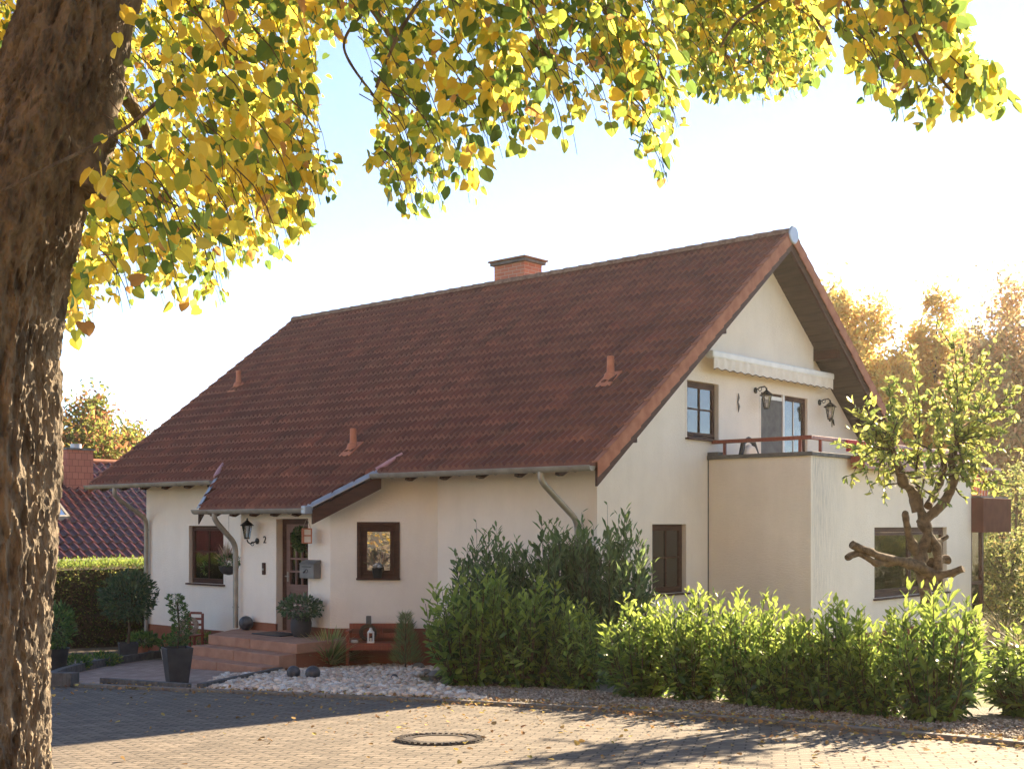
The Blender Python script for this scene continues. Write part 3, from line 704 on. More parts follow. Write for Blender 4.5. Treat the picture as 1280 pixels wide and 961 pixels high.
# gable
def gw(px0, px1, py0, py1, u):       # hole on a u=const wall -> (v0,z0,v1,z1)
    v0, Z0 = hu(px0, u); v1, Z1 = hu(px1, u); return (v0, hz(py1, Z0), v1, hz(py0, Z0))
g1 = gw(815, 857.5, 655, 743, 0); g2 = gw(858.5, 898, 474.5, 546.5, 0); g3 = gw(951, 1009, 489.5, 575, 0)
g3 = (g3[0], 2.95, g3[2], g3[3])
Mgab = basis((0, 0), (0, 1), (-1, 0))
ov = 9.72
wall(mb, Mgab, [(0, WB), (ov, WB), (ov, wtop(0)), (VR, wtop(VR)), (0, wtop(0))], [g1, g2, g3], .14)
mb.extr([(0, 2.87, 5.52), (0, 2.87, wtop(2.87)), (0, VR, wtop(VR)), (0, 6.85, wtop(6.85)), (0, 6.85, 5.52)], (.13, 0, 0))
# back and left walls
wall(mb, basis((0, ov), (-1, 0), (0, -1)), [(0, WB), (12.94, WB), (12.94, wtop(0)), (0, wtop(0))])
wall(mb, basis((-12.94, ov), (0, -1), (1, 0)), [(0, WB), (ov, WB), (ov, wtop(0)), (VR, wtop(VR)), (0, wtop(0))])
wallo = mb.build('wall', M['plaster'], house)
# plinth : boxes slightly proud
mb = MB()
mb.extr([(-12.955, -.02, -.9), (-8.5, -.02, -.9), (-8.5, -.02, PZ), (-12.955, -.02, PZ)], (0, .05, 0))
mb.extr([(-12.955, -.02, -.9), (-12.955, 4, -.9), (-12.955, 4, PZ), (-12.955, -.02, PZ)], (.05, 0, 0))
PB = 0.66
old = mb.M
for Mx, x0, x1, z1 in ((Mbay, BL - .015, door[0], PB), (Mbay, door[2], BR + .012, PB), (Mdiag, -.012, dl + .0, PB), (Mfront, FU, .02, PB), (Mdl, 0, 1.53, PB), (Mgab, -.018, 3.2, PB)):
    pb = MB(Mx); pb.box((x0, -.018, -.9), (x1, .03, z1)); pb.build('plinth', M['plinth'], house)
mb.M = None
mb.build('plinth', M['plinth'], house)
# balcony room
BU = 2.0; BV0 = 3.21; BV1 = 10.16; BT = 3.64
mb = MB()
wall(mb, basis((0, BV0), (1, 0), (0, 1)), [(0, WB), (BU, WB), (BU, BT), (0, BT)])
bw_ = gw(1093, 1183.5, 659, 748, BU)
Zb = hu(1093, BU)[1]
wall(mb, basis((BU, 0), (0, 1), (-1, 0)), [(BV0, WB), (BV1, WB), (BV1, BT), (BV0, BT)], [bw_], .15)
wall(mb, basis((BU, BV1), (-1, 0), (0, -1)), [(0, WB), (BU, WB), (BU, BT), (0, BT)])
# inner parapet face and floor of balcony
wall(mb, basis((BU - .2, BV0 + .2), (0, 1), (-1, 0)), [(0, 2.9), (BV1 - BV0 - .4, 2.9), (BV1 - BV0 - .4, BT), (0, BT)])
wall(mb, basis((0, BV0 + .2), (1, 0), (0, 1)), [(0, 2.9), (BU - .2, 2.9), (BU - .2, BT), (0, BT)])
mb.build('balcony_wall', M['plaster_w'], house)
MB().box((0, BV0 + .2, 2.85), (BU - .2, BV1 - .02, 2.95)).build('balcony_floor', M['concrete'], house)
mb = MB(); mb.box((.02, BV0 - .018, -.9), (BU + .018, BV0 + .02, .70)); mb.box((BU - .02, BV0 + .02, -.9), (BU + .018, BV1 + .018, .56)); mb.build('balcony_plinth', M['plinth'], house)
mb = MB(); mb.box((-.0 + .003, BV0 - .05, BT), (BU + .05, BV0 + .25, BT + .07)); mb.box((BU - .25, BV0 + .25, BT), (BU + .05, BV1 + .05, BT + .07))
mb.box((.003, BV0 - .03, BT + .07), (.22, BV0 + .2, BT + .13))
mb.build('parapet_coping', M['coping'], house, False, .008)
# rail
RZ = BT + .31
rl = MB(); rl.box((.03, BV0 + .06, RZ - .03), (BU - .02, BV0 + .14, RZ + .035)); rl.box((BU - .10, BV0 + .14, RZ - .03), (BU - .02, BV1, RZ + .035))
rail = rl.build('balcony_rail', M['redwood'], house, False, .008)
for (a, b) in ((.28, BV0 + .1), (1.75, BV0 + .1), (BU - .06, BV0 + .45), (BU - .06, BV0 + 2.4), (BU - .06, BV0 + 4.2), (BU - .06, BV1 - .1), (BU - .06, BV1 - .35)):
    MB().box((a - .025, b - .02, BT + .07), (a + .025, b + .02, RZ - .03)).build('rail_post', M['redwood'], rail)
# brick step of wall joint
MB().box((.0, BV0 - .012, .7), (.02, BV0 - .002, BT)).build('wall_joint', M['grey'], house)

# floors so that rooms are dark
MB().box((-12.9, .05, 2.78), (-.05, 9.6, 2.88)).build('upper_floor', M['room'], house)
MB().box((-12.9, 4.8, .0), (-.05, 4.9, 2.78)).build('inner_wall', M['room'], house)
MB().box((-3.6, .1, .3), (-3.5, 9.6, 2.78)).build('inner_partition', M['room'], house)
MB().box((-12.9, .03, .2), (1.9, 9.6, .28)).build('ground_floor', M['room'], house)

# windows -----------------------------------------------------------
def window(name, Mx, h, d, leaves_=1, bars=(), fr=0.07, sill=None, curtain=None, mat='brown', pane='glass', proud=None, kind='window', barh=()):
    x0, z0, x1, z1 = h; mb = MB(Mx)
    t0, t1 = d - .06, d
    def frame(a0, b0, a1, b1, w, y0, y1, m):
        m.box((a0, y0, b0), (a0 + w, y1, b1)); m.box((a1 - w, y0, b0), (a1, y1, b1)); m.box((a0 + w, y0, b0), (a1 - w, y1, b0 + w)); m.box((a0 + w, y0, b1 - w), (a1 - w, y1, b1))
    frame(x0 + .001, z0 + .001, x1 - .001, z1 - .001, fr, t0, t1, mb)
    if proud:     # flush board casing around the opening
        frame(x0 - proud, z0 - proud, x1 + proud, z1 + proud, proud + .02, -.025, -.002, mb)
    o = mb.build(name, M[mat], house, False, .004)
    n = leaves_; lw = (x1 - x0 - 2 * fr) / n
    for i in range(n):
        a = x0 + fr + i * lw; b = a + lw
        sb = MB(Mx); frame(a + .004, z0 + fr + .004, b - .004, z1 - fr - .004, .055, t0 - .018, t1 - .02, sb)
        so = sb.build('sash', M[mat], o, False, .004)
        gb = MB(Mx)
        for q in bars:
            xx = a + (b - a) * q; gb.box((xx - .012, t0 - .012, z0 + fr + .06), (xx + .012, t0 + .004, z1 - fr - .06))
        for q in barh:
            zz = z0 + (z1 - z0) * q; gb.box((a + .06, t0 - .012, zz - .013), (b - .06, t0 + .005, zz + .013))
        if bars or barh: gb.build('glazing_bar', M['white'] if kind == 'lead' else M[mat], o)
        MB(Mx).box((a + .05, t0 + .008, z0 + fr + .05), (b - .05, t0 + .014, z1 - fr - .05)).build('pane', M[pane], o)
    if sill:
        MB(Mx).box((x0 - .05, -.07, z0 - .035), (x1 + .05, d - .06, z0 - .002)).build('sill', M[sill], o, False, .005)
    if curtain:
        cb = MB(Mx); n = 60; drop_, zig = curtain; zt = z1 - fr - .02; V = []
        for i in range(n + 1):
            x = x0 + fr + (x1 - x0 - 2 * fr) * i / n; y = d - .028 + .008 * math.sin(i * 1.1)
            ph = (i / n * 6) % 1; q = abs(ph - .5) * 2; zb_ = z0 + (z1 - z0) * (drop_ + zig * q)
            V += [(x, y, zt), (x, y, zb_)]
        cb.add(V, [(2*i, 2*i+2, 2*i+3, 2*i+1) for i in range(n)]); cb.build('curtain', M['curtain'], o)
    return o
w = window('window', Mfront, wl, .14, 1, (.5,), .05, 'brown', (0.62, .04), barh=(.55,)); 
window('window', Mdiag, wd, .09, 1, (), .075, 'brown', None, proud=.04, pane='mirror')
window('window', Mgab, g1, .14, 1, (.5,), .05, 'brown', (0.15, .05), barh=(.52,))
window('window', Mgab, g2, .14, 1, (.5,), .05, 'brown', (0.30, .18), barh=(.52,))
window('window', basis((BU, 0), (0, 1), (-1, 0)), bw_, .14, 2, (), .09, 'brown', (.72, .05))
# white surround strips (lighter plaster band round the openings)
def surround(Mx, h, w=.05):
    x0, z0, x1, z1 = h; mb = MB(Mx)
    mb.box((x0 - w, -.006, z0), (x0 - .001, -.001, z1 + w)); mb.box((x1 + .001, -.006, z0), (x1 + w, -.001, z1 + w)); mb.box((x0, -.006, z1 + .001), (x1, -.001, z1 + w))
    mb.build('surround', M['plaster'], house)
surround(Mfront, wl, .06); surround(Mgab, g1); surround(Mgab, g2); surround(Mgab, g3)
# balcony sliding door
x0, z0, x1, z1 = g3; xm = (x0 + x1) / 2
bd = MB(Mgab); bd.box((x0, .05, z0), (x0 + .07, .11, z1)); bd.box((x1 - .09, .05, z0), (x1, .11, z1)); bd.box((x0 + .07, .05, z1 - .09), (x1 - .09, .11, z1)); bd.box((xm - .05, .045, z0), (xm + .05, .11, z1 - .09))
bdo = bd.build('balcony_door', M['brown'], house)
MB(Mgab).box((x0 + .02, .02, z0), (xm - .05, .035, z1 - .12)).build('roller_blind', M['coping'], bdo)
mbx = MB(Mgab); mbx.box((xm - .06, .0, z0), (xm + .0, .04, z1)); mbx.box((x0 + .02, .015, z1 - .12), (xm - .06, .04, z1 - .05)); mbx.build('white_post', M['white'], bdo)
MB(Mgab).box((xm + .05, .07, z0), (x1 - .09, .078, z1 - .09)).build('pane', M['glass'], bdo)
gb = MB(Mgab); gb.box((xm + .05, .055, z0 + .9), (x1 - .09, .068, z0 + .93)); gb.box(((xm + x1) / 2 - .012, .055, z0), ((xm + x1) / 2 + .012, .068, z1 - .09)); gb.build('glazing_bar', M['white'], bdo)
cb = MB(Mgab); n = 40; V = []
for i in range(n + 1):
    q = i / n; x = xm + .06 + (x1 - xm - .15) * q; y = .16 + .02 * math.sin(i * 1.7); zb_ = z0 + (1.5 - 1.2 * q if q < .6 else .0)
    V += [(x, y, z1 - .1), (x, y, max(z0, z0 + 1.35 * (1 - q * 1.4)))]
cb.add(V, [(2*i, 2*i+2, 2*i+3, 2*i+1) for i in range(n)]); cb.build('curtain', M['curtain'], bdo)
# front door
x0, z0, x1, z1 = door
db = MB(Mbay); db.box((x0, .14, z0), (x0 + .10, .22, z1)); db.box((x1 - .10, .14, z0), (x1, .22, z1)); db.box((x0 + .1, .14, z1 - .10), (x1 - .1, .22, z1))
dr = db.build('front_door', M['brown'], house, False, .004)
a0, a1 = x0 + .10, x1 - .10; wdr = a1 - a0
lf = MB(Mbay)
st = .11; zk = z0 + (z1 - z0) * .385; zt = z1 - .10 - .16
lf.box((a0, .15, z0 + .01), (a0 + st, .20, z1 - .1)); lf.box((a1 - st, .15, z0 + .01), (a1, .20, z1 - .1)); lf.box((a0 + st, .15, z1 - .26), (a1 - st, .20, z1 - .1)); lf.box((a0 + st, .15, z0 + .01), (a1 - st, .20, z0 + .22)); lf.box((a0 + st, .15, zk - .07), (a1 - st, .20, zk + .07))
lf.build('door_leaf', M['brownlt'], dr, False, .005)
MB(Mbay).box((a0 + st, .165, z0 + .22), (a1 - st, .185, zk - .07)).build('door_panel', M['brownlt'], dr)
gr = MB(Mbay); gx0, gx1, gz0, gz1 = a0 + st, a1 - st, zk + .07, z1 - .26
for i in range(1, 3): xx = gx0 + (gx1 - gx0) * i / 3; gr.box((xx - .018, .155, gz0), (xx + .018, .19, gz1))
for i in range(1, 4): zz = gz0 + (gz1 - gz0) * i / 4; gr.box((gx0, .157, zz - .018), (gx1, .188, zz + .018))
gr.build('glazing_grid', M['brownlt'], dr)
MB(Mbay).box((gx0, .195, gz0), (gx1, .199, gz1)).build('pane', M['glass'], dr)
for i in range(3):
    for j in range(3):
        xx = gx0 + (gx1 - gx0) * (i + .5) / 3; zz = gz0 + (gz1 - gz0) * (j) / 4 + .03
        MB(Mbay).add([(xx - .05, .215, zz), (xx + .05, .215, zz), (xx + .015, .215, zz + .09), (xx - .015, .215, zz + .09)], [(0, 1, 2, 3)]).build('curtain', M['curtain'], dr)
hb = MB(Mbay); hb.tube([(a0 + .05, .14, z0 + 1.02), (a0 + .05, .09, z0 + 1.02), (a0 + .15, .09, z0 + 1.02)], .011, 8); hb.box((a0 + .03, .143, z0 + .92), (a0 + .07, .15, z0 + 1.1)); hb.build('handle', M['zinc'], dr, True)
MB(Mbay).box((x0 + .05, -.0, z0 - .0), (x1, .22, z0 + .015)).build('threshold', M['step'], dr)
surround(Mbay, door, .06)
# entrance hall box behind the door to keep it dark
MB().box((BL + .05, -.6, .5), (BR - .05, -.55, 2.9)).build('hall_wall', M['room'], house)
# awning
aw = MB(); aw.box((.14, 2.9, 5.40), (.30, 7.42, 5.53)); awo = aw.build('awning', M['white'], house, False, .03)
vb = MB(); n = 120; V = []
for i in range(n + 1):
    v = 2.95 + 4.42 * i / n; zz = 5.19 + .035 * abs(math.sin(i / n * PI * 17)) ; u_ = .285 + .008 * math.sin(i * .9)
    V += [(u_, v, 5.42), (u_, v, zz)]
vb.add(V, [(2*i, 2*i+2, 2*i+3, 2*i+1) for i in range(n)]); vb.build('valance', M['cream'], awo)
tb = MB()
for i in range(n): tb.tube([V[2*i+1], V[2*i+3]], .007, 4, False)
tb.build('valance_trim', M['brown'], awo)
# flower box on balcony edge
# chimney
cu, cZ = hv(650, .66 + VR)
ch = MB(); ch.box((cu - .45, 5.15, 7.0), (cu + .45, 5.75, 8.33)); cho = ch.build('chimney', M['brick'], house)
MB().box((cu - .52, 5.08, 8.33), (cu + .52, 5.82, 8.40)).build('chimney_cap', M['coping'], cho, False, .01)
MB().box((cu - .56, 5.04, 8.40), (cu + .56, 5.86, 8.44)).build('chimney_slab', M['ridge'], cho, False, .01)
# vent pipes on the front slope
def roofpt(px, py):
    r = rr(px); k = (HY - py) / F     # point = Z*(r,1,k) ; z local = 2.5+kZ = TG+(v-VG)*TS ; v = Z(rSX+CX)-Y0
    Z = (TG - (Y0 + VG) * TS - 2.5) / (k - (r * SX + CX) * TS); return Z * (r * CX - SX) - X0, Z * (r * SX + CX) - Y0
for px, py, s in ((296, 487, .9), (439, 566, 1), (761, 479, 1.1)):
    u, v = roofpt(px, py); z = rz(v)
    vo = MB().lathe([(.075, -.05), (.07, .12), (.062, .3), (.062, .42), (.05, .43)], (u, v + .05, z + .03), 16).build('vent_pipe', M['terracotta'], house, True)
    MB().extr([(u - .15, v - .17, rz(v - .17) + .085), (u + .15, v - .17, rz(v - .17) + .085), (u + .15, v + .17, rz(v + .17) + .085), (u - .15, v + .17, rz(v + .17) + .085)], (0, 0, -.02)).build('vent_tile', M['terracotta'], vo)
    MB().lathe([(.09, 0), (.12, .0), (.09, .10), (.07, .12)], (u, v + .03, z + .06), 16).build('vent_collar', M['terracotta'], vo, True)
# steps
def stepbox(name, u0, u1, v0, v1, z0, z1, lip=True):
    o = MB().box((u0 + .02, v0 + .02, z0), (u1 - .02, v1, z1 - .05)).build(name, M['plinth'], house)
    for a, b in ((u0, (u0 + u1) / 2 - .003), ((u0 + u1) / 2 + .003, u1)):
        MB().box((a, v0, z0 if z0 > -.2 else -.3), (b, v1 - .0, z1)).build('tread', M['step'], o, False, .012)
    return o
sr = -4.45
MB().prism([(-7.6, BV + .01), (-7.55, BV - .25), (-6.95, -2.42), (sr, -2.42), (sr, -.83), (BR - .0, BV - .001)], -.5, .345).build('landing_base', M['plinth'], house)
for a, b in (([(-7.6, BV - .002), (-7.55, BV - .25), (-6.95, -2.44), (-5.72, -2.44), (-5.72, BV - .002)], 0), ([(-5.71, -2.44), (sr + .03, -2.44), (sr + .03, -.86), (BR + .03, BV - .022), (-5.71, BV - .022)], 1)):
    MB().prism(a, .34, .51).build('landing_slab', M['step'], house, False, .012)
for k, (v0, zt) in enumerate(((-2.78, .34), (-3.12, .17))):
    for a, b in ((-6.98, -5.72), (-5.71, sr)):
        MB().box((a, v0, -.3 if k else .12), (b, v0 + .36, zt)).build('step', M['step'], house, False, .012)
MB().box((-6.9, -2.76, -.5), (sr - .03, -2.42, .12)).build('step_base', M['plinth'], house)
# doormat
o = MB().box((-.42, -.26, 0), (.42, .26, .02)).build('doormat', M['pot'], None, False, .008); o.location = W((x0 + x1) / 2, BV - .34, .512); o.rotation_euler = house.rotation_euler
tag(o, 'dark doormat on the landing before the front door', 'doormat')
# number and intercom
def text(name, s, size, Mx, x, z, mat, parent, y=-.012):
    cu_ = bpy.data.curves.new(name, 'FONT'); cu_.body = s; cu_.size = size; cu_.extrude = .006; cu_.align_x = 'CENTER'
    tmp = bpy.data.objects.new(name + '_c', cu_); COL.objects.link(tmp)
    dg = bpy.context.evaluated_depsgraph_get(); me = bpy.data.meshes.new_from_object(tmp.evaluated_get(dg)); bpy.data.objects.remove(tmp)
    me.transform(Mx @ Matrix.Translation((x, y, z)) @ Matrix.Rotation(R(90), 4, 'X'))
    me.materials.clear(); me.materials.append(mat); o = bpy.data.objects.new(name, me); COL.objects.link(o); o.parent = parent; return o
un, Zn = hv(331.5, BV); text('house_number', '2', .19, Mbay, un, hz(678.5, Zn), M['black'], house)
ui, Zi = hv(330.5, BV); io = MB(Mbay).box((ui - .045, -.03, hz(718, Zi)), (ui + .045, -.002, hz(703, Zi))).build('intercom', M['brown'], house, False, .01)
MB(Mbay).box((ui - .02, -.038, hz(716, Zi) + .05), (ui + .02, -.03, hz(716, Zi) + .09)).build('button', M['zinc'], io)
# conservatory at the far end of the balcony room
c0 = BV1 + .02
mb = MB(); mb.box((.6, c0, 1.78 + .55), (BU + .25, c0 + 1.6, 3.05)); cons = mb.build('bay_fascia', M['fascia'], house, False, .01)
mb = MB(); mb.box((BU - .35, c0, .1), (BU - .27, c0 + .07, 2.33)); mb.box((BU - .35, c0 + .62, .1), (BU - .27, c0 + .74, 2.33)); mb.box((BU - .35, c0 + 1.3, .1), (BU - .27, c0 + 1.4, 2.33)); mb.box((BU - .35, c0, 1.2), (BU - .27, c0 + 1.4, 1.27)); mb.box((BU - .35, c0, .1), (BU - .27, c0 + 1.4, .25))
cf = mb.build('bay_window', M['brown'], house)
MB().box((BU - .32, c0 + .05, .2), (BU - .31, c0 + 1.3, 2.33)).build('pane', M['glass'], cf)
MB().box((.6, c0, -.5), (BU - .3, c0 + 1.4, .1)).build('bay_base', M['plinth'], house)
MB().box((.6, c0 - .0, 3.05), (BU + .2, c0 + 1.55, 3.09)).build('bay_roof', M['coping'], house)
mb = MB()
for k in range(5): mb.box((BU - .0, c0 + .1 + k * .16, 3.09), (BU + .05, c0 + .15 + k * .16, RZ - .25))
mb.box((BU - .02, c0, RZ - .3), (BU + .07, c0 + 1.5, RZ - .24)); mb.build('bay_railing', M['redwood'], house)
#@@PART2

# ================================================================== THINGS ON AND AROUND THE HOUSE
HR = house.rotation_euler.z
rnd = random.Random(5)
# wall lamps ----------------------------------------------------
def lamp_parts(t, up=True, s=1.0):
    """lantern with arm; wall at local y=0, lantern out at -y"""
    a = MB()
    if up:
        a.tube([(0, -.01, 0), (0, -.08, -.02), (0, -.16, -.05), (0, -.22, -.02), (0, -.24, .03)], .013 * s, 8)
        a.torus((0, -.12, -.05), .035, .007, (0, 1, 0), (0, 0, 1), 16, 6)
        c = (0, -.24, .04)
    else:
        a.tube([(0, -.01, 0), (0, -.10, .05), (0, -.2, .06), (0, -.24, .02), (0, -.24, -.03)], .013 * s, 8)
        a.torus((0, -.10, .02), .035, .007, (0, 1, 0), (0, 0, 1), 16, 6)
        c = (0, -.24, -.36)
    a.M = None; a.build('arm', M['black'], t, True)
    MB(Matrix.Translation((0, 0, 0)) @ Matrix.Rotation(R(90), 4, 'X')).lathe([(.055, 0.0), (.06, .015), (.03, .03)], seg=16).build('wall_plate', M['black'], t, True)
    x, y, z = c
    b = MB(); b.lathe([(.05, 0), (.055, .02), (.03, .03)], c, 6); o = b.build('lantern_base', M['black'], t)
    bars = MB()
    for k in range(6):
        an = PI * 2 * k / 6; bars.tube([(x + .05 * math.cos(an), y + .05 * math.sin(an), z + .02), (x + .09 * math.cos(an), y + .09 * math.sin(an), z + .25)], .006, 5)
    bars.build('lantern_bars', M['black'], t)
    MB().lathe([(.045, .025), (.085, .245)], c, 6, False).build('lantern_glass', M['lampglass'], t)
    MB().lathe([(.125, .245), (.13, .255), (.08, .30), (.03, .34), (.012, .36), (.02, .38), (.0, .40)], c, 12).build('lantern_roof', M['black'], t, True)
    MB().tube([(x, y, z + .03), (x, y, z + .12)], .012, 8).build('bulb', M['white'], t, True)
u, Z = hv(322, BV); l1 = empty('wall_lamp', W(u, BV, hz(676, Z)), HR, 'black iron lantern lamp on the wall left of the front door', 'wall lamp'); lamp_parts(l1, True)
for px, py, lab in ((944, 488, 'black hanging lantern lamp left of the balcony door'), (1024, 503, 'black hanging lantern lamp right of the balcony door by the roof slope')):
    v, Z = hu(px, 0); l = empty('wall_lamp', W(0, v, hz(py, Z)), HR + R(90), lab, 'wall lamp', 'lanterns beside the balcony door'); lamp_parts(l, False)
# ornaments on upper wall
v, Z = hu(1036, 0); o = MB(); o.tube([(.02, 0, 0), (.02, .05, .06), (.02, .14, .02), (.02, .2, -.08)], [.02, .03, .025, .01], 8); o.tube([(.02, .1, .04), (.02, .1, -.12)], .008, 5); o = o.build('gecko_ornament', M['black'], None, True); o.location = W(0, v, hz(526, Z)); o.rotation_euler.z = HR; tag(o, 'small dark curled metal ornament on the wall right of the balcony lamps', 'wall ornament')
v, Z = hu(922, 0); o = MB(); o.tube([(.02, 0, .18), (.02, .01, .1), (.02, -.02, .02), (.02, .02, -.06), (.02, 0, -.16)], [.008, .018, .012, .02, .006], 8); o = o.build('wall_thermometer', M['grey'], None, True); o.location = W(0, v, hz(504, Z)); o.rotation_euler.z = HR; tag(o, 'slim grey ornament on the wall between upper window and balcony door', 'wall ornament')
# mailbox
u, Z = hv(388, BV); t = empty('mailbox', W(u + .1, BV, hz(722, Z)), HR, 'grey green metal mailbox with a post horn relief on the entrance wall', 'mailbox')
mb = MB(); mb.box((-.2, -.17, 0), (.2, -.003, .25)); mb.build('box', M['grey'], t, False, .012)
MB().extr([(-.21, -.19, .25), (-.21, -.003, .25), (-.21, -.003, .33), (-.21, -.10, .31)], (.42, 0, 0)).build('lid', M['grey'], t, False, .012)
mb = MB(); mb.tube([(.035 * math.cos(a_), -.174, .13 + .03 * math.sin(a_)) for a_ in [R(-120 + 20 * q_) for q_ in range(16)]] + [(-.075, -.174, .105)], [.006] * 14 + [.008, .012, .02], 6); mb.build('emblem', M['pot'], t)
MB().box((-.13, -.176, .20), (.13, -.168, .215)).build('slot', M['black'], t)
# hanging lantern
p = W(hv(383.5, PV + .25)[0], PV + .25, 0); Zp = p.y
t = empty('hanging_lantern', (p.x, p.y, EYE + (HY - 679) / F * Zp), 0.35, 'red and white wind lantern hanging under the porch roof edge', 'hanging lantern')
mb = MB()
for sx in (-.07, .07):
    for sy in (-.07, .07): mb.box((sx - .01, sy - .01, 0), (sx + .01, sy + .01, .27))
for z in (0, .13, .25):
    mb.box((-.08, -.08, z), (.08, -.06, z + .02)); mb.box((-.08, .06, z), (.08, .08, z + .02)); mb.box((-.08, -.06, z), (-.06, .06, z + .02)); mb.box((.06, -.06, z), (.08, .06, z + .02))
mb.build('frame', M['terracotta'], t)
MB().box((-.06, -.06, .02), (.06, .06, .25)).build('paper_shade', M['cream'], t)
mb = MB(); mb.tube([(-.07, 0, .27), (0, 0, .45)], .004, 4); mb.tube([(.07, 0, .27), (0, 0, .45)], .004, 4); mb.build('cord', M['wicker'], t)
mb = MB()
for k in range(5): mb.lathe([(.001, -.02), (.018, 0), (.001, .02)], (.0, 0, -.04 - k * .045), 8)
mb.build('bead_tassel', M['brown'], t)

# foliage helpers ------------------------------------------------
def tuftleaves(name, n, rad, h, size, cols, w, parent, seed, base=(0, 0, 0), tmpl=OVAL, mat='leaf_s', up=.4, squash=1.0):
    rng = np.random.default_rng(seed); d = nrm(rng.standard_normal((n, 3))); r = rng.uniform(.35, 1, (n, 1)) ** .6
    P = d * r * np.array([rad, rad, h / 2]) + np.array([0, 0, h / 2]) + np.array(base)
    D = nrm(d + np.array([0, 0, up]) + .5 * rng.standard_normal((n, 3))); Nn = nrm(rng.standard_normal((n, 3)) + np.array([0, 0, .7]))
    return leaves(name, P, D, Nn, rng.uniform(.7, 1.3, n) * size, pick(rng, cols, w, n), tmpl, M[mat], parent)
GREENS = [(0.05, 0.11, 0.025), (0.09, 0.17, 0.035), (0.16, 0.25, 0.05)]
# hanging basket
u, Z = hv(286, -.9); p = W(u, -.9, hz(716, Z) - 0.02)
t = empty('hanging_basket', p, 0, 'dark round hanging pot with winter plants beside the porch downpipe', 'hanging basket')
MB().lathe([(.02, -.02), (.12, .01), (.18, .08), (.2, .16), (.19, .16), (.17, .15)], seg=24).build('bowl', M['pot'], t, True)
mb = MB()
for k in range(3): a = k * 2.09; mb.tube([(.19 * math.cos(a), .19 * math.sin(a), .16), (0, 0, .52)], .004, 4)
mb.tube([(0, 0, .52), (0, 0, 1.17)], .004, 4); mb.build('cord', M['wicker'], t)
tuftleaves('plant', 260, .2, .28, .07, GREENS + [(.4, .3, .1)], [3, 3, 1, 1], t, 3, (0, 0, .1))
b = tuftleaves('dry_grass', 120, .1, .3, .22, [(.5, .35, .2), (.45, .25, .18)], [1, 1], t, 4, (-.06, 0, .12), BLADE, up=2)
# wreath on door
u, Z = hv(366, BV); c = W(u + .12, BV + .12, hz(673, Z))
rng = np.random.default_rng(8); n = 900; th = rng.uniform(0, 6.283, n); ph = rng.uniform(0, 6.283, n); rd = .135 + .07 * np.cos(ph)
P = np.stack([rd * np.cos(th), -.0 + .06 * np.sin(ph) - .03, rd * np.sin(th)], 1); D = nrm(P * [1, .3, 1] + .12 * rng.standard_normal((n, 3)) + [0, -.1, 0])
o = leaves('door_wreath', P, D, rng.standard_normal((n, 3)), rng.uniform(.04, .07, n), pick(rng, [(0.04, .09, .02), (.08, .14, .03), (.14, .17, .05)], [3, 3, 1], n), OVAL, M['leaf_s']); o.location = c; o.rotation_euler.z = HR
tag(o, 'round green leaf wreath hung on the front door', 'wreath')
# window pot on diagonal window
ddw = (Matrix.Rotation(0, 4, 'Z'))
pw = house.matrix_basis @ Mdiag @ Vector(((wd[0] + wd[2]) / 2 - .01, -.06, wd[1]))
t = empty('window_pot', pw, 0, 'small black pot of heather with white flowers on the bathroom window sill', 'flower pot')
MB().lathe([(.07, 0), (.1, .17), (.105, .18), (.09, .18), (.08, .15)], seg=20).build('pot', M['black'], t, True)
tuftleaves('heather', 200, .16, .3, .14, [(.22, .13, .08), (.1, .12, .05), (.3, .16, .15)], [2, 2, 1], t, 5, (0, 0, .14), BLADE, up=1.5)
mb = MB()
for k in range(7): a = k * .9; mb.lathe([(.001, -.03), (.035, 0), (.001, .03)], (.05 * math.cos(a), -.06 + .03 * math.sin(a), .2 + .02 * (k % 3)), 8)
mb.build('white_flowers', M['white'], t, True)
# things on left window sill
pw = house.matrix_basis @ Mfront @ Vector((wl[0] + .45, .21, wl[1] + .02)); t = empty('indoor_plant', pw, 0, 'green pot plant behind the left ground floor window', 'house plant')
MB().lathe([(.06, 0), (.09, .16), (.07, .16)], seg=16).build('pot', M['clay'], t, True); tuftleaves('plant', 120, .14, .35, .1, GREENS, [1, 2, 2], t, 15, (0, 0, .14))

# planters ----------------------------------------------------
def taper(mb, w0, w1, h, c=(0, 0, 0), t=.02):
    a, b = w0 / 2, w1 / 2; x, y, z = c
    V = [(x-a,y-a,z),(x+a,y-a,z),(x+a,y+a,z),(x-a,y+a,z),(x-b,y-b,z+h),(x+b,y-b,z+h),(x+b,y+b,z+h),(x-b,y+b,z+h)]; q = b - t
    V += [(x-q,y-q,z+h),(x+q,y-q,z+h),(x+q,y+q,z+h),(x-q,y+q,z+h),(x-q,y-q,z+h-.05),(x+q,y-q,z+h-.05),(x+q,y+q,z+h-.05),(x-q,y+q,z+h-.05)]
    return mb.add(V, [(3,2,1,0),(0,1,5,4),(1,2,6,5),(2,3,7,6),(3,0,4,7),(4,5,9,8),(5,6,10,9),(6,7,11,10),(7,4,8,11),(8,9,13,12),(9,10,14,13),(10,11,15,14),(11,8,12,15),(12,13,14,15)])
g = G(221.5, 853.5)
t = empty('tapered_planter', g, .5, 'tall black tapered planter with a clipped box column on the forecourt', 'planter')
taper(MB(), .27, .39, .53).build('pot', M['pot'], t, False, .01)
rng = np.random.default_rng(12); n = 1500; zz = rng.uniform(0, 1, n); th = rng.uniform(0, 6.283, n); rad = (.07 + .05 * np.sin(zz * 22) ** 2 + .03 * (1 - zz)) * rng.uniform(.7, 1.1, n)
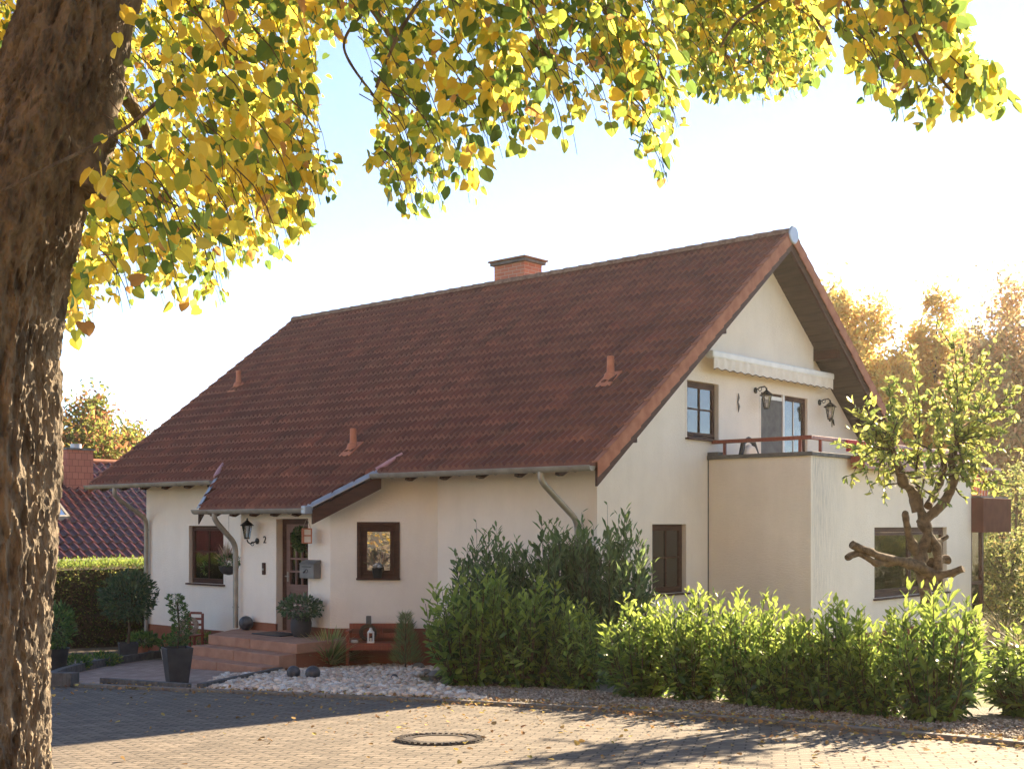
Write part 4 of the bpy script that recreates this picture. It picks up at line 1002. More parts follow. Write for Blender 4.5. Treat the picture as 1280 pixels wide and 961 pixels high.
P = np.stack([rad * np.cos(th) + .06 * np.sin(zz * 4), rad * np.sin(th), .55 + zz * .75], 1); D = np.stack([np.cos(th), np.sin(th), rng.uniform(.0, 1, n)], 1)
leaves('box_column', P, D, rng.standard_normal((n, 3)), rng.uniform(.03, .05, n), pick(rng, GREENS, [3, 2, 1], n), OVAL, M['leaf_s'], t)
MB().tube([(0, 0, .45), (.03, 0, .8), (0, 0, 1.2)], .015, 6).build('stem', M['twig'], t)
p = G(211, 824); t = empty('white_pot', p, 0, 'small white pot with green plant just behind the tall black planter', 'flower pot')
taper(MB(), .20, .26, .22, (0, 0, 0)).build('pot', M['white'], t, False, .01); tuftleaves('plant', 260, .22, .26, .08, GREENS, [2, 2, 1], t, 21, (0, 0, .2))
# left big pot with shrub, square pot with standard tree, clay pot
g = G(70, 842); t = empty('round_planter', g, 0, 'dark round planter with a leafy shrub at the left by the hedge', 'planter')
MB().lathe([(.14, 0), (.2, .40), (.22, .42), (.19, .42), (.17, .36)], seg=24).build('pot', M['pot'], t, True); tuftleaves('shrub', 700, .3, .75, .09, GREENS, [3, 2, 1], t, 22, (0, 0, .4), LAUREL)
g = G(154, 827); g = g + Vector((0, .3, 0)); t = empty('square_planter', g, .4, 'black square planter holding a standard olive tree before the hedge', 'planter')
taper(MB(), .30, .36, .34).build('pot', M['pot'], t, False, .01); MB().tube([(0, 0, .3), (.02, 0, .6), (0, .01, .95)], [.03, .025, .02], 8).build('trunk', M['twig'], t)
tuftleaves('crown', 1500, .55, .95, .10, [(0.04, 0.08, 0.03), (0.08, 0.12, 0.05), (.13, .17, .06)], [3, 2, 1], t, 23, (0, 0, .75), LAUREL)
g = G(175, 823); t = empty('clay_pot', g + Vector((0, .15, 0)), 0, 'small terracotta pot with a low green plant at the house corner', 'flower pot')
MB().lathe([(.09, 0), (.14, .24), (.155, .25), (.155, .28), (.13, .28), (.12, .22)], seg=20).build('pot', M['clay'], t, True); tuftleaves('plant', 420, .28, .28, .09, GREENS, [1, 2, 2], t, 24, (0, 0, .22))
# low bed plants
for i, (px, py, r_, h_, lab, cc) in enumerate(((127, 832, .35, .22, 'low ground-hugging green plant in the side bed', [2, 2, 1]), (252, 818, .3, .5, 'small yellow green bush beside the steps', [0, 1, 3]), (95, 838, .25, .25, 'tiny green plant by the round planter', [2, 2, 1]))):
    g = G(px, py); o = tuftleaves('bed_plant', 420, r_, h_, .07, GREENS + [(.3, .3, .05)], cc + [1 + 3 * (i == 1)], None, 30 + i); o.location = g; tag(o, lab, 'plant')
# red garden chair with wicker wreath beside the left wall
p = W(hv(240, -.75)[0], -.75, 0); p.z = gz(p.x, p.y); t = empty('red_chair', p, HR + R(20), 'small red wooden chair beside the left wall', 'chair')
for x_ in (-.16, .16):
    for y_ in (-.14, .14): MB().box((x_ - .02, y_ - .02, 0), (x_ + .02, y_ + .02, .88 if y_ > 0 else .42)).build('leg', M['redwood'], t)
MB().box((-.19, -.17, .42), (.19, .17, .45)).build('seat', M['redwood'], t); mb = MB()
for z in (.62, .74, .86): mb.box((-.14, .13, z), (.14, .15, z + .05))
mb.build('backrest', M['redwood'], t)
mb = MB(); random.seed(3)
for k in range(26): mb.torus((random.uniform(-.02, .02), random.uniform(-.02, .02), random.uniform(-.02, .02)), .15 + random.uniform(-.035, .035), .008, (1, random.uniform(-.15, .15), 0), (0, random.uniform(-.15, .15), 1), 26, 5)
o = mb.build('wicker_wreath', M['wicker'], None); o.location = p + Vector((0, -.25, .64)); o.rotation_euler = (R(-12), 0, 0); tag(o, 'pale woven wicker wreath leaning on the red chair', 'wreath')
# balls
def ball(loc, r, lab, seg=20, group=None):
    prof = [(max(.001, r * math.sin(PI * k / 12)), -r * math.cos(PI * k / 12)) for k in range(13)]
    o = MB().lathe(prof, seg=seg).build('garden_ball', M['ballstone'], None, True); o.location = loc; tag(o, lab, 'garden ball', group); return o
ball(W(hv(306, BV - .16)[0] + .05, BV - .17, .51 + .135), .135, 'dark marbled ball on the landing beside the downpipe')
g = G(367, 850); ball(g + Vector((0, 0, .12)), .105, 'left dark glazed ball on the pale stones')
g = G(391, 851); ball(g + Vector((0, 0, .12)), .115, 'right dark glazed ball on the pale stones')
g = G(493, 851); ball(g + Vector((0, 0, .05)), .06, 'small black ball on the pale stones before the bench')
# flower pot at the door
p = W(hv(377.5, BV - .3)[0], BV - .32, .512); t = empty('door_flower_pot', p, 0, 'grey round pot of white flowering plant beside the front door', 'flower pot')
MB().lathe([(.13, 0), (.18, .1), (.19, .24), (.165, .34), (.175, .37), (.155, .37), (.14, .3)], seg=24).build('pot', M['pot'], t, True)
tuftleaves('plant', 650, .38, .42, .08, [(.06, .12, .04), (.12, .18, .09), (.25, .28, .2)], [3, 2, 1], t, 41, (0, 0, .3)); 
for k in range(16): a = k * 2.4; r_ = .12 + .015 * k; MB().lathe([(.001, -.02), (.032, 0), (.001, .02)], (r_ * math.cos(a), r_ * math.sin(a), .5 + .13 * math.sin(k * 1.3)), 7).build('white_flower', M['cream'], t, True)
# grass tuft
g = G(412, 836); rng = np.random.default_rng(44); n = 620; th = rng.uniform(0, 6.283, n); el = rng.uniform(.5, 1.45, n)
V = []; Fq = []; CC = []
for i in range(n):
    L = rng.uniform(.5, .85); dx, dy = math.cos(th[i]), math.sin(th[i]); wv = .026; px_, py_ = -dy * wv, dx * wv; b = len(V); c0_ = np.array([(.22, .3, .08), (.42, .45, .14), (.7, .58, .25)][rng.integers(3)]) * rng.uniform(.8, 1.2)
    for k in range(6):
        q = k / 5; rr_ = L * (math.cos(el[i]) * q + .35 * q * q * math.cos(el[i])); zz = L * (math.sin(el[i]) * q - .28 * q ** 2.5 * (1.2 - el[i] / 1.6)); ww = 1 - q * .9
        V += [(dx * rr_ + px_ * ww, dy * rr_ + py_ * ww, zz), (dx * rr_ - px_ * ww, dy * rr_ - py_ * ww, zz)]; CC += [c0_, c0_]
    Fq += [(b + 2*k, b + 2*k + 1, b + 2*k + 3, b + 2*k + 2) for k in range(5)]
def colmesh(name, V, Fq, CC, mat):
    me = bpy.data.meshes.new(name); me.from_pydata([tuple(v) for v in V], [], Fq); ca = me.color_attributes.new('col', 'FLOAT_COLOR', 'POINT'); c4 = np.ones((len(V), 4)); c4[:, :3] = np.array(CC); ca.data.foreach_set('color', c4.ravel()); me.materials.append(mat); o = bpy.data.objects.new(name, me); COL.objects.link(o); return o
gt = colmesh('grass_tuft', V, Fq, CC, M['leaf_s']); gt.location = g; tag(gt, 'spiky variegated grass tuft right of the steps', 'ornamental grass')
# bench
bc = house.matrix_basis @ Mdiag @ Vector((onz(478), -.42, 0)); bc.z = gz(bc.x, bc.y) + .02
t = empty('garden_bench', bc, math.atan2((house.matrix_basis.to_3x3() @ Vector((dd.x, dd.y, 0))).y, (house.matrix_basis.to_3x3() @ Vector((dd.x, dd.y, 0))).x), 'red brown wooden bench against the angled wall under the window', 'bench')
bh = EYE + (HY - 780) / F * bc.y - bc.z; bw2 = .56
for x_ in (-bw2, bw2 - .05):
    MB().box((x_, .2, 0), (x_ + .05, .25, bh)).build('leg', M['redwood'], t); MB().box((x_, -.22, 0), (x_ + .05, -.17, .62)).build('leg', M['redwood'], t)
    MB().box((x_ - .01, -.25, .62), (x_ + .06, .22, .66)).build('armrest', M['redwood'], t)
mb = MB()
for k in range(4): mb.box((-bw2, -.2 + k * .1, .42), (bw2, -.12 + k * .1, .445))
mb.box((-bw2, -.225, .33), (bw2, -.2, .42)); mb.build('seat', M['redwood'], t)
mb = MB(); mb.box((-bw2, .21, bh - .09), (bw2, .24, bh)); mb.box((-bw2, .21, .5), (bw2, .24, bh - .17))
for x_ in (-.02,): mb.box((x_, .205, .5), (x_ + .04, .235, bh - .05))
mb.build('backrest', M['redwood'], t)
Bm = Matrix.Translation(bc) @ Matrix.Rotation(t.rotation_euler.z, 4, 'Z')
mb = MB(); random.seed(9)
for k in range(16): mb.torus((0, random.uniform(-.015, .015), 0), .115 + random.uniform(-.02, .03), .011, (1, random.uniform(-.15, .15), 0), (0, random.uniform(-.15, .15), 1), 24, 5)
o = mb.build('bench_wreath', M['twig'], None); o.matrix_basis = Bm @ Matrix.Translation((-.22, .1, .60)) @ Matrix.Rotation(R(-12), 4, 'X'); tag(o, 'dark twig wreath standing on the bench seat', 'wreath')
mb = MB(); mb.box((-.045, 0, 0), (.045, .03, .16)); o = mb.build('ribbon_bow', M['coping'], None, False, .01); o.matrix_basis = Bm @ Matrix.Translation((-.22, .17, .73)); tag(o, 'grey ribbon hanging over the wreath on the bench', 'ribbon')
t = empty('white_lantern', (Bm @ Vector((-.15, -.08, .445))), t.rotation_euler.z, 'small white metal candle lantern on the bench seat', 'lantern')
mb = MB(); mb.box((-.06, -.06, 0), (.06, .06, .02)); mb.box((-.055, -.055, .17), (.055, .055, .185))
for a in (-.045, .045):
    for b in (-.045, .045): mb.box((a - .009, b - .009, .02), (a + .009, b + .009, .17))
mb.lathe([(.06, .185), (.025, .225), (.03, .24), (.01, .26)], seg=12); mb.build('frame', M['white'], t); MB().lathe([(.02, .02), (.02, .08)], seg=10).build('candle', M['cream'], t)
o = MB().lathe([(.06, 0), (.065, .03), (.05, .045)], seg=16).build('bowl_candle', M['cream'], None, True); o.location = Bm @ Vector((-.43, -.08, .446)); tag(o, 'cream candle bowl at the left end of the bench', 'candle')
# small conifer
g = G(507, 838); rng = np.random.default_rng(55); n = 1600; zz = rng.uniform(0, 1, n) ** 1.2; th = rng.uniform(0, 6.283, n); rad = (.24 * (1 - zz) ** .8 + .03) * rng.uniform(.2, 1, n)
P = np.stack([rad * np.cos(th), rad * np.sin(th), .12 + zz * .82], 1); D = np.stack([np.cos(th), np.sin(th), rng.uniform(.6, 1.6, n)], 1)
t = empty('small_conifer', g, 0, 'small feathery conifer growing in the stones before the bench', 'conifer')
leaves('foliage', P, D, rng.standard_normal((n, 3)), rng.uniform(.09, .16, n), pick(rng, [(.12, .2, .07), (.2, .28, .1), (.3, .28, .1)], [2, 2, 1], n), BLADE, M['leaf_s'], t); MB().tube([(0, 0, 0), (0, 0, .9)], [.02, .006], 6).build('trunk', M['twig'], t)
# lavender-like stone pile on right of bed
for i, (px, py, r_) in enumerate(((523, 838, .12), (533, 845, .1), (545, 850, .13))):
    o = MB(); random.seed(i); prof = [(max(.001, r_ * math.sin(PI * k / 7) * random.uniform(.8, 1.1)), -r_ * .7 * math.cos(PI * k / 7)) for k in range(8)]
    o = o.lathe(prof, seg=9).build('boulder', M['kerb'], None, True); o.location = G(px, py) + Vector((0, 0, r_ * .5)); tag(o, ['grey boulder nearest the bench among the stones', 'smallest grey boulder among the three by the laurel', 'grey boulder tucked against the first laurel bush'][i], 'boulder')
# balcony things
v, Z = hu(937, .6); 
mb = MB(); mb.extr([(0, -.25, 0), (0, .25, 0), (0, .20, .75), (0, .1, .88), (0, -.08, .9), (0, -.2, .8)], (.12, 0, 0)); p = W(.55, v, 3.0); t = empty('covered_chair', p, HR, 'folded garden chair with pale cushion standing on the balcony', 'garden chair')
mb.build('cushion', M['cream'], t, False, .05); mb = MB(); mb.tube([(.05, -.24, 0), (.03, -.26, .7), (.03, -.18, .93), (.03, 0, 1.0), (.03, .16, .95), (.03, .28, .75), (.05, .34, 0)], .045, 8); mb.build('frame', M['pot'], t, True)
v, Z = hu(1064, BU - .06); o = MB().extr([(0, -.28, -.15), (0, .42, -.15), (0, .42, .05), (0, -.28, .05)], (.03, 0, 0)).build('red_cloth', M['redcloth'], None); o.location = W(BU - .02, v + .0, RZ - .03 ); o.rotation_euler.z = HR; tag(o, 'bright red cloth hung over the balcony rail', 'cloth')
v0, Z = hu(1065, BU + .1); t = empty('flower_box', W(BU + .07, v0, BT - .16), HR, 'long red brown flower box fixed outside the balcony parapet', 'flower box')
MB().box((0, 0, -.02), (.26, 3.6, .2)).build('box', M['redwood'], t, False, .01); rng = np.random.default_rng(60); n = 700
P = np.stack([rng.uniform(0, .3, n), rng.uniform(0, 3.6, n), rng.uniform(.16, .36, n)], 1); leaves('plants', P, rng.standard_normal((n, 3)) + [0, 0, .8], rng.standard_normal((n, 3)), rng.uniform(.05, .09, n), pick(rng, GREENS + [(.4, .08, .06)], [3, 3, 1, .6], n), OVAL, M['leaf_s'], t)

# ================================================================== NEIGHBOUR HOUSE (left)
NX = -20.3; NR = -24.8
ne = empty('neighbour_house', W(NX, 4, -1.9), HR, 'neighbouring house with glazed dark red tiles and tiled chimney behind the clipped hedge', 'house')
ez = 1.5 + 1.9; ns = 3.0 / 4.5; V0n, V1n = -13, 9.0; NW = 4.5
def nz_(d): return ez + d * ns
V = []; Fa = []; C = []; rng2 = random.Random(2); rows = 15; tw = .30; cols = int((V1n - V0n) / tw)
prof = [(0.0, 0.0), (0.12, .002), (.3, .02), (.42, .055), (.55, .075), (.68, .06), (.82, .02), (.96, 0)]
for r_ in range(rows):
    a0, a1 = NW * r_ / rows, NW * (r_ + 1) / rows
    for c in range(cols):
        b = len(V); cc = rng2.uniform(.8, 1.25); j = rng2.uniform(-.006, .006)
        for x, h in prof:
            y = V0n + (c + x) * tw
            V += [(-a0, y, nz_(a0) - .01), (-a0, y, nz_(a0) + h + .055 + j), (-a1, y, nz_(a1) + h + .01)]; C += [(cc, cc, cc)] * 3
        for i in range(len(prof) - 1):
            q = b + 3 * i; Fa += [(q, q+1, q+4, q+3), (q+1, q+2, q+5, q+4)]
tiles_obj('roof', [(V, Fa, C)], M['tile2'], ne)
mb = MB(); mb.extr([(0, V0n, nz_(0) - .02), (-NW, V0n, nz_(NW) - .02), (-2 * NW, V0n, nz_(0) - .02), (-2 * NW + .4, V0n, nz_(0) - .1), (-NW, V0n, nz_(NW) - .25), (-.4, V0n, nz_(0) - .05)], (0, V1n - V0n, 0)); mb.build('roof_deck', M['brown'], ne)
mb = MB(); mb.tube([(-NW, V0n, nz_(NW) + .02), (-NW, V1n, nz_(NW) + .02)], .11, 10); mb.build('ridge_tiles', M['verge'], ne, True)
mb = MB(); mb.tube([(.07, V0n, ez - .04), (.07, V1n, ez - .04)], .07, 10); mb.build('gutter', M['zinc'], ne, True)
MB().box((-.5, V0n + .3, -2), (-2 * NW + .5, V1n - .3, nz_(0) - .1)).build('wall', M['plaster'], ne)
MB().extr([(-.5, V1n - .3, nz_(0) - .1), (-NW, V1n - .3, nz_(NW) - .26), (-2 * NW + .5, V1n - .3, nz_(0) - .1)], (0, -.3, 0)).build('gable_wall', M['plaster'], ne)
def nroof(px, py):     # ray with neighbour roof plane -> local (d, v)
    r = rr(px); k = (HY - py) / F; # local z = k Z + 2.5 +1.9 ; X = Z(r CX - SX) ; d = NX + X0 - X ; z = ez + d ns
    Z = (ez + (NX + X0) * ns - 4.4) / (k + (r * CX - SX) * ns); X = Z * (r * CX - SX); return (NX + X0) - X, Z * (r * SX + CX) - Y0 - 4
d, v = nroof(100, 613); 
cn = MB().box((-d - .55, v - .42, nz_(d) - .5), (-d, v + .45, nz_(d) + 1.25)).build('chimney', M['slate'], ne)
MB().box((-d - .6, v - .47, nz_(d) + 1.25), (-d + .05, v + .5, nz_(d) + 1.31)).build('chimney_cap', M['coping'], cn); MB().lathe([(.17, 0), (.17, .14), (.15, .14)], (-d - .25, v, nz_(d) + 1.31), 14).build('flue', M['zincblue'], cn, True)
d, v = nroof(66, 652); d2, v2 = nroof(84, 626)
M['skyglass'] = glass('skylight_glass', .5, (.3, .3, .3))
hN = .16
def rp(dd_, vv_, h): return (-dd_, vv_, nz_(dd_) + h)
sk = MB()
for (a, b, c_, e) in ((d, v - .6, d + .07, v + .55), (d + .95, v - .6, d + 1.02, v + .55), (d, v - .6, d + 1.02, v - .52), (d, v + .47, d + 1.02, v + .55)):
    sk.add([rp(a, b, .02), rp(c_, b, .02), rp(c_, e, .02), rp(a, e, .02), rp(a, b, hN), rp(c_, b, hN), rp(c_, e, hN), rp(a, e, hN)], [(3,2,1,0),(4,5,6,7),(0,1,5,4),(1,2,6,5),(2,3,7,6),(3,0,4,7)])
sko = sk.build('skylight', M['zinc'], ne); MB().add([rp(d + .06, v - .53, hN - .03), rp(d + .97, v - .53, hN - .03), rp(d + .97, v + .48, hN - .03), rp(d + .06, v + .48, hN - .03)], [(0, 1, 2, 3)]).build('pane', M['skyglass'], sko)

# clipped hedge
hd = empty('clipped_hedge', W(-15.5, -4, -.4), HR, 'clipped green hedge with sunlit top left of the house', 'hedge')
h_h = 1.92; rng = np.random.default_rng(70)
def hsurf(n, face):
    a = rng.uniform(-8, 11, n); b = rng.uniform(0, 1, n); wob = np.array([.09 * noise.noise(Vector((x * .9, y * 3, 7))) for x, y in zip(a, b)])
    if face == 0:
        P = np.stack([.55 + wob + rng.normal(0, .05, n), a, b * h_h], 1); D = np.stack([rng.uniform(.3, 1, n), rng.normal(0, .6, n), rng.normal(-.1, .6, n)], 1)
    else:
        P = np.stack([-.6 + 1.2 * b, a, h_h + wob + rng.normal(0, .05, n) + .06 * rng.random(n)], 1); D = np.stack([rng.normal(0, .4, n), rng.normal(0, .4, n), np.ones(n)], 1)
    return P, D
P0, D0 = hsurf(26000, 0); P1, D1 = hsurf(12000, 1); P = np.concatenate([P0, P1]); D = np.concatenate([D0, D1]); n = len(P)
Cc = pick(rng, [(.04, .07, .02), (.10, .12, .03), (.20, .17, .06), (.22, .26, .05)], [3, 3, 2, 1], n); Cc[26000:] = pick(rng, [(.16, .24, .04), (.25, .32, .06)], [1, 1], 12000)  # sunlit top and backlit face put into the leaf colours
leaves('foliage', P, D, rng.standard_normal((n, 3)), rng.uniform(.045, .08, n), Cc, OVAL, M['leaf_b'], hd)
MB().box((-.5, -8, -.3), (.45, 11, h_h - .1)).build('stems', M['twig'], hd)

# ================================================================== LAUREL ROW, SHRUBS
def shrub(name, seed, H, RX, nshoot, leaf, cols, tipcol, per=26, spread=.8, tmpl=LAUREL, gap=.04):
    rng = np.random.default_rng(seed); P = []; D = []; Nn = []; S = []; C = []; st = MB()
    for i in range(nshoot):
        a = rng.uniform(0, 6.283); rr_ = RX * math.sqrt(rng.uniform(0.02, 1)); hh = H * rng.uniform(.35, 1.0) * (1 - .30 * (rr_ / RX) ** 2)
        lean = rng.uniform(.2, .55); tip = np.array([rr_ * math.cos(a), rr_ * math.sin(a), hh]); base = np.array([rr_ * .25 * math.cos(a), rr_ * .25 * math.sin(a), 0])
        mid = np.array([rr_ * .85 * math.cos(a), rr_ * .85 * math.sin(a), hh * rng.uniform(.2, .45)])
        pts = [(1 - q) ** 2 * base + 2 * q * (1 - q) * mid + q * q * tip for q in np.linspace(0, 1, 7)]
        st.tube(pts, [.012, .011, .01, .008, .007, .005, .003], 3, False)
        if i % 4 == 0: hh *= .5
        L = hh; m = max(8, int(L / gap)); q0 = .05 if rr_ > .3 * RX else .2
        for k in range(m):
            q = q0 + (1 - q0) * k / (m - 1); p = (1 - q) ** 2 * base + 2 * q * (1 - q) * mid + q * q * tip; tg = 2 * (1 - q) * (mid - base) + 2 * q * (tip - mid); tg = tg / np.linalg.norm(tg)
            for rep in range(1 + (rng.random() < .35)):
                an = k * 2.4 + rep * 3.1 + rng.normal(0, .3); side = np.array([math.cos(an), math.sin(an), 0]); side = side - tg * side.dot(tg); side /= max(np.linalg.norm(side), 1e-6)
                el = .15 + 1.1 * q ** 2 + rng.normal(0, .35) - .35 * (rng.random() < .3); d = side + tg * el; P.append(p + side * rng.uniform(0, .05)); D.append(d); Nn.append(tg * 1.0 - side * .5 * 1 + rng.normal(0, .35, 3))
                S.append(leaf * rng.uniform(.7, 1.2) * (1 - .25 * (q > .93))); w = max(0, (q - .72) / .28) * (.4 + .6 * rng.random()) * (hh / H)
                c = np.array(cols[rng.integers(len(cols))]) * rng.uniform(.75, 1.2); C.append(c * (1 - w) + np.array(tipcol) * w)
    return P, D, Nn, S, C, st
def place_shrub(name, loc, sm, lab, cat, group, data, rz_=0, sc=(1, 1, 1)):
    t = empty(name, loc, rz_, lab, cat, group); t.scale = sc
    for (nm, me) in data:
        o = bpy.data.objects.new(nm, me); COL.objects.link(o); o.parent = t
    return t
def mk(seed, H, RX, ns, leaf, cols, tip, **kw):
    P, D, Nn, S, C, st = shrub('x', seed, H, RX, ns, leaf, cols, tip, **kw)
    a = leaves('foliage', P, D, Nn, S, C, kw.get('tmpl', LAUREL), M['leaf_s']); b = st.build('stems', M['twig']); d = [('foliage', a.data), ('stems', b.data)]
    bpy.data.objects.remove(a); bpy.data.objects.remove(b); return d
LC = [(.05, .11, .02), (.13, .23, .035), (.27, .38, .06)]; LT = (.45, .54, .08)
vars_ = [mk(101 + i, 1.6, .62, 84, .165, LC, LT, gap=.043) for i in range(4)]
# pixel column, base row, height (m), width factor
row = [(588, 861, 1.85, 1.5, 'leftmost laurel bush of the row, leaning left over the stones'), (655, 864, 1.75, 1.2, 'laurel bush second from the left with bright tips before the dark shrub'),
       (722, 866, 1.35, 1.05, 'low laurel bush below the dark shrub, third from the left'), (800, 876, 1.38, 1.1, 'laurel bush below the corner of the house, fourth from the left'),
       (868, 880, 1.55, 1.0, 'laurel bush with bright upright shoots below the lower gable window'), (935, 886, 1.52, 1.05, 'dense laurel bush before the left part of the balcony wall'),
       (985, 891, 1.25, .9, 'smaller laurel bush closing the gap before the stained balcony corner'), (1035, 894, 1.38, 1.0, 'laurel bush just right of the stained balcony corner'), (1095, 900, 1.30, .85, 'thin open laurel bush just left of the pruned tree'),
       (1168, 906, 1.62, 1.12, 'tallest right laurel bush with shoots before the pruned tree'), (1292, 899, 1.15, 1.25, 'lone laurel bush cut by the right picture edge')]
for i, (px, py, h, wf, lab) in enumerate(row):
    g = G(px, py - 4); s = h / 1.6
    place_shrub('laurel_bush', g, 0, lab, 'shrub', 'laurel bushes along the kerb', vars_[i % 4], i * 1.3, (wf * .76, wf * .82, s))
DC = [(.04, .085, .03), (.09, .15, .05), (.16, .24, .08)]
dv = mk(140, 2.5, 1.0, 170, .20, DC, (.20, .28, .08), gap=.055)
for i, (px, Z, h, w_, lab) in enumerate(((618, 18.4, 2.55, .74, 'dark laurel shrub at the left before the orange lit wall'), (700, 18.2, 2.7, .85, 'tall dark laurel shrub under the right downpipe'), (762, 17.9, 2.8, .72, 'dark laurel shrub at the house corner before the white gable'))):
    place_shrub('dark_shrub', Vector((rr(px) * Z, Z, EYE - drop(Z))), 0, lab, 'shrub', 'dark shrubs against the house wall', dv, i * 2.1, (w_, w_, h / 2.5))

# ================================================================== TREES
def limb(mb, pts, radii, seg=18, jit=.2, rs=None, sub=12, knob=0.0, rscale=1.0):
    rs = rs or random; P = [Vector(p) for p in pts]; out = []; rad = []
    n = len(P)
    for i in range(n - 1):
        p0, p1, p2, p3 = P[max(i-1, 0)], P[i], P[i+1], P[min(i+2, n-1)]
        for k in range(sub):
            t_ = k / sub; t2, t3 = t_*t_, t_**3
            out.append(.5 * ((2 * p1) + (p2 - p0) * t_ + (2*p0 - 5*p1 + 4*p2 - p3) * t2 + (3*p1 - p0 - 3*p2 + p3) * t3)); rad.append((radii[i] * (1 - t_) + radii[i+1] * t_))
    out.append(P[-1]); rad.append(radii[-1])
    b = len(mb.v); rad = [x * rscale for x in rad]; mb.tube(out, rad, seg)
    for i in range(b, len(mb.v)):
        k = (i - b) // seg
        if k < len(out):
            c = out[k]; v = Vector(mb.v[i]); d = v - c; v2 = c + d * (1 + jit * noise.noise(v * 7) + knob * max(0, noise.noise(v * 6.5 + Vector((5, 2, 1))))*1.8 + .12 * noise.noise(v * 22)); mb.v[i] = tuple(v2)
# pruned tree
PZt = 15.6
tb = EYE - drop(PZt)
t = empty('pruned_tree', (rr(1157) * PZt, PZt, tb), 0, 'gnarled pollarded tree with stub branches and leafy upright shoots before the balcony wall', 'tree')
off = Vector((rr(1157) * PZt, PZt, tb))
def pt(px, py, dz=0): return at(px, py, PZt + dz) * 1.0 - off
mb = MB(); random.seed(4)
limb(mb, [pt(1160, 905), pt(1158, 800), pt(1158, 745), pt(1150, 700), pt(1160, 665), pt(1152, 640)], [.15, .125, .12, .13, .11, .09], knob=.5, rscale=.57)
limb(mb, [pt(1170, 725), pt(1172, 690), pt(1157, 660), pt(1150, 635), pt(1145, 610, .1)], [.09, .09, .1, .09, .08], knob=.5, rscale=.57)
limb(mb, [pt(1150, 655), pt(1180, 628), pt(1192, 600), pt(1190, 575, .2), pt(1196, 550, .3)], [.11, .10, .095, .09, .06], knob=.4, rscale=.58)
limb(mb, [pt(1146, 640), pt(1140, 615), pt(1128, 600, -.2), pt(1122, 580, -.3), pt(1115, 560, -.3)], [.1, .1, .09, .08, .05], knob=.4, rscale=.58)
limb(mb, [pt(1160, 632), pt(1172, 610, .4), pt(1180, 585, .5), pt(1175, 560, .5)], [.09, .08, .07, .05], knob=.4, rscale=.58)
limb(mb, [pt(1165, 720), pt(1140, 705, -.2), pt(1100, 695, -.5), pt(1065, 680, -.7)], [.12, .10, .08, .075], knob=.5, rscale=.57)
limb(mb, [pt(1120, 700, -.3), pt(1095, 703, -.5), pt(1075, 692, -.6), pt(1058, 697, -.7)], [.08, .07, .065, .06], knob=.5, rscale=.57)
limb(mb, [pt(1160, 715), pt(1140, 700, .4), pt(1115, 704, .5), pt(1092, 702, .6)], [.1, .07, .06, .05], knob=.5, rscale=.57)
limb(mb, [pt(1145, 690), pt(1135, 665, -.2), pt(1132, 645, -.3), pt(1132, 641, -.3)], [.1, .07, .075, .07], knob=.5, rscale=.57)
limb(mb, [pt(1160, 685), pt(1172, 678, .2), pt(1184, 670, .3)], [.09, .06, .05], knob=.5, rscale=.57)
limb(mb, [pt(1165, 705), pt(1176, 700, .2), pt(1186, 698, .25)], [.09, .08, .07], knob=.8, rscale=.57)
limb(mb, [pt(1165, 720), pt(1188, 716, -.1), pt(1204, 710, -.2)], [.1, .08, .075], knob=.8, rscale=.57)
mb.build('trunk', M['bark2'], t, True)
rng = np.random.default_rng(77); P = []; D = []; Nn = []; S = []; st = MB(); Cq = []
def vlen(a): return float(np.linalg.norm(a))
def shoot(a, b, bend=.1, gap=.035, leaf=.09, side=.0):
    leaf *= 1.3
    a = np.array(a); b = np.array(b); mid = (a + b) / 2 + rng.normal(0, bend, 3); L = vlen(b - a); m = int(L / gap)
    st.tube([tuple((1-q)**2*a + 2*q*(1-q)*mid + q*q*b) for q in np.linspace(0, 1, 6)], [x * (1 - side) for x in (.014, .012, .01, .008, .006, .004)], 4, False)
    for k in range(m):
        q = k / m; p = (1-q)**2*a + 2*q*(1-q)*mid + q*q*b; tg = (b - a) / L; s_ = nrm(rng.standard_normal((1, 3)))[0]
        P.append(p); D.append(s_ + tg * .7); Nn.append(rng.standard_normal(3) + tg); S.append(leaf * rng.uniform(.7, 1.2)); Cq.append(np.array([(.14, .20, .04), (.34, .38, .07), (.55, .55, .12)][rng.integers(3)]) * rng.uniform(.8, 1.2))
heads = [(1196, 552, .3), (1115, 562, -.3), (1175, 560, .5), (1145, 590, 0)]
for (tx, ty, dz) in [(1190, 418, .2), (1138, 430, .1), (1185, 470, .5), (1228, 440, .3), (1110, 470, .4), (1062, 500, -.5), (1060, 515, -.6), (1085, 545, -.4), (1160, 490, .8), (1205, 500, -.4), (1240, 520, 0), (1270, 480, .2), (1278, 500, .4), (1250, 560, .3), (1100, 600, -.5), (1130, 520, -.6), (1150, 540, .2), (1215, 560, .6), (1225, 590, -.3), (1175, 520, -.6), (1090, 580, -.2), (1070, 560, .4), (1235, 610, -.3), (1210, 600, -.5), (1120, 500, .2), (1165, 600, -.4), (1195, 460, -.2), (1260, 540, -.2), (1062, 607, -.6), (1246, 470, .6), (1206, 440, .5)]:
    h_ = min(heads, key=lambda q: abs(q[0] - tx) + .3 * abs(q[1] - ty)); a = pt(h_[0], h_[1], h_[2]); b = pt(tx, ty, dz); shoot(a, b, .10)
    # side twigs
    a_, b_ = np.array(a), np.array(b); L = vlen(b_ - a_)
    for k in range(int(3 + L * 3.2)):
        q = rng.uniform(.08, .9); p = a_ * (1-q) + b_ * q; d_ = (b_ - a_) / L * rng.uniform(.1, .4) + rng.normal(0, .17, 3); shoot(p, p + d_, .03, .036, .07, .5)
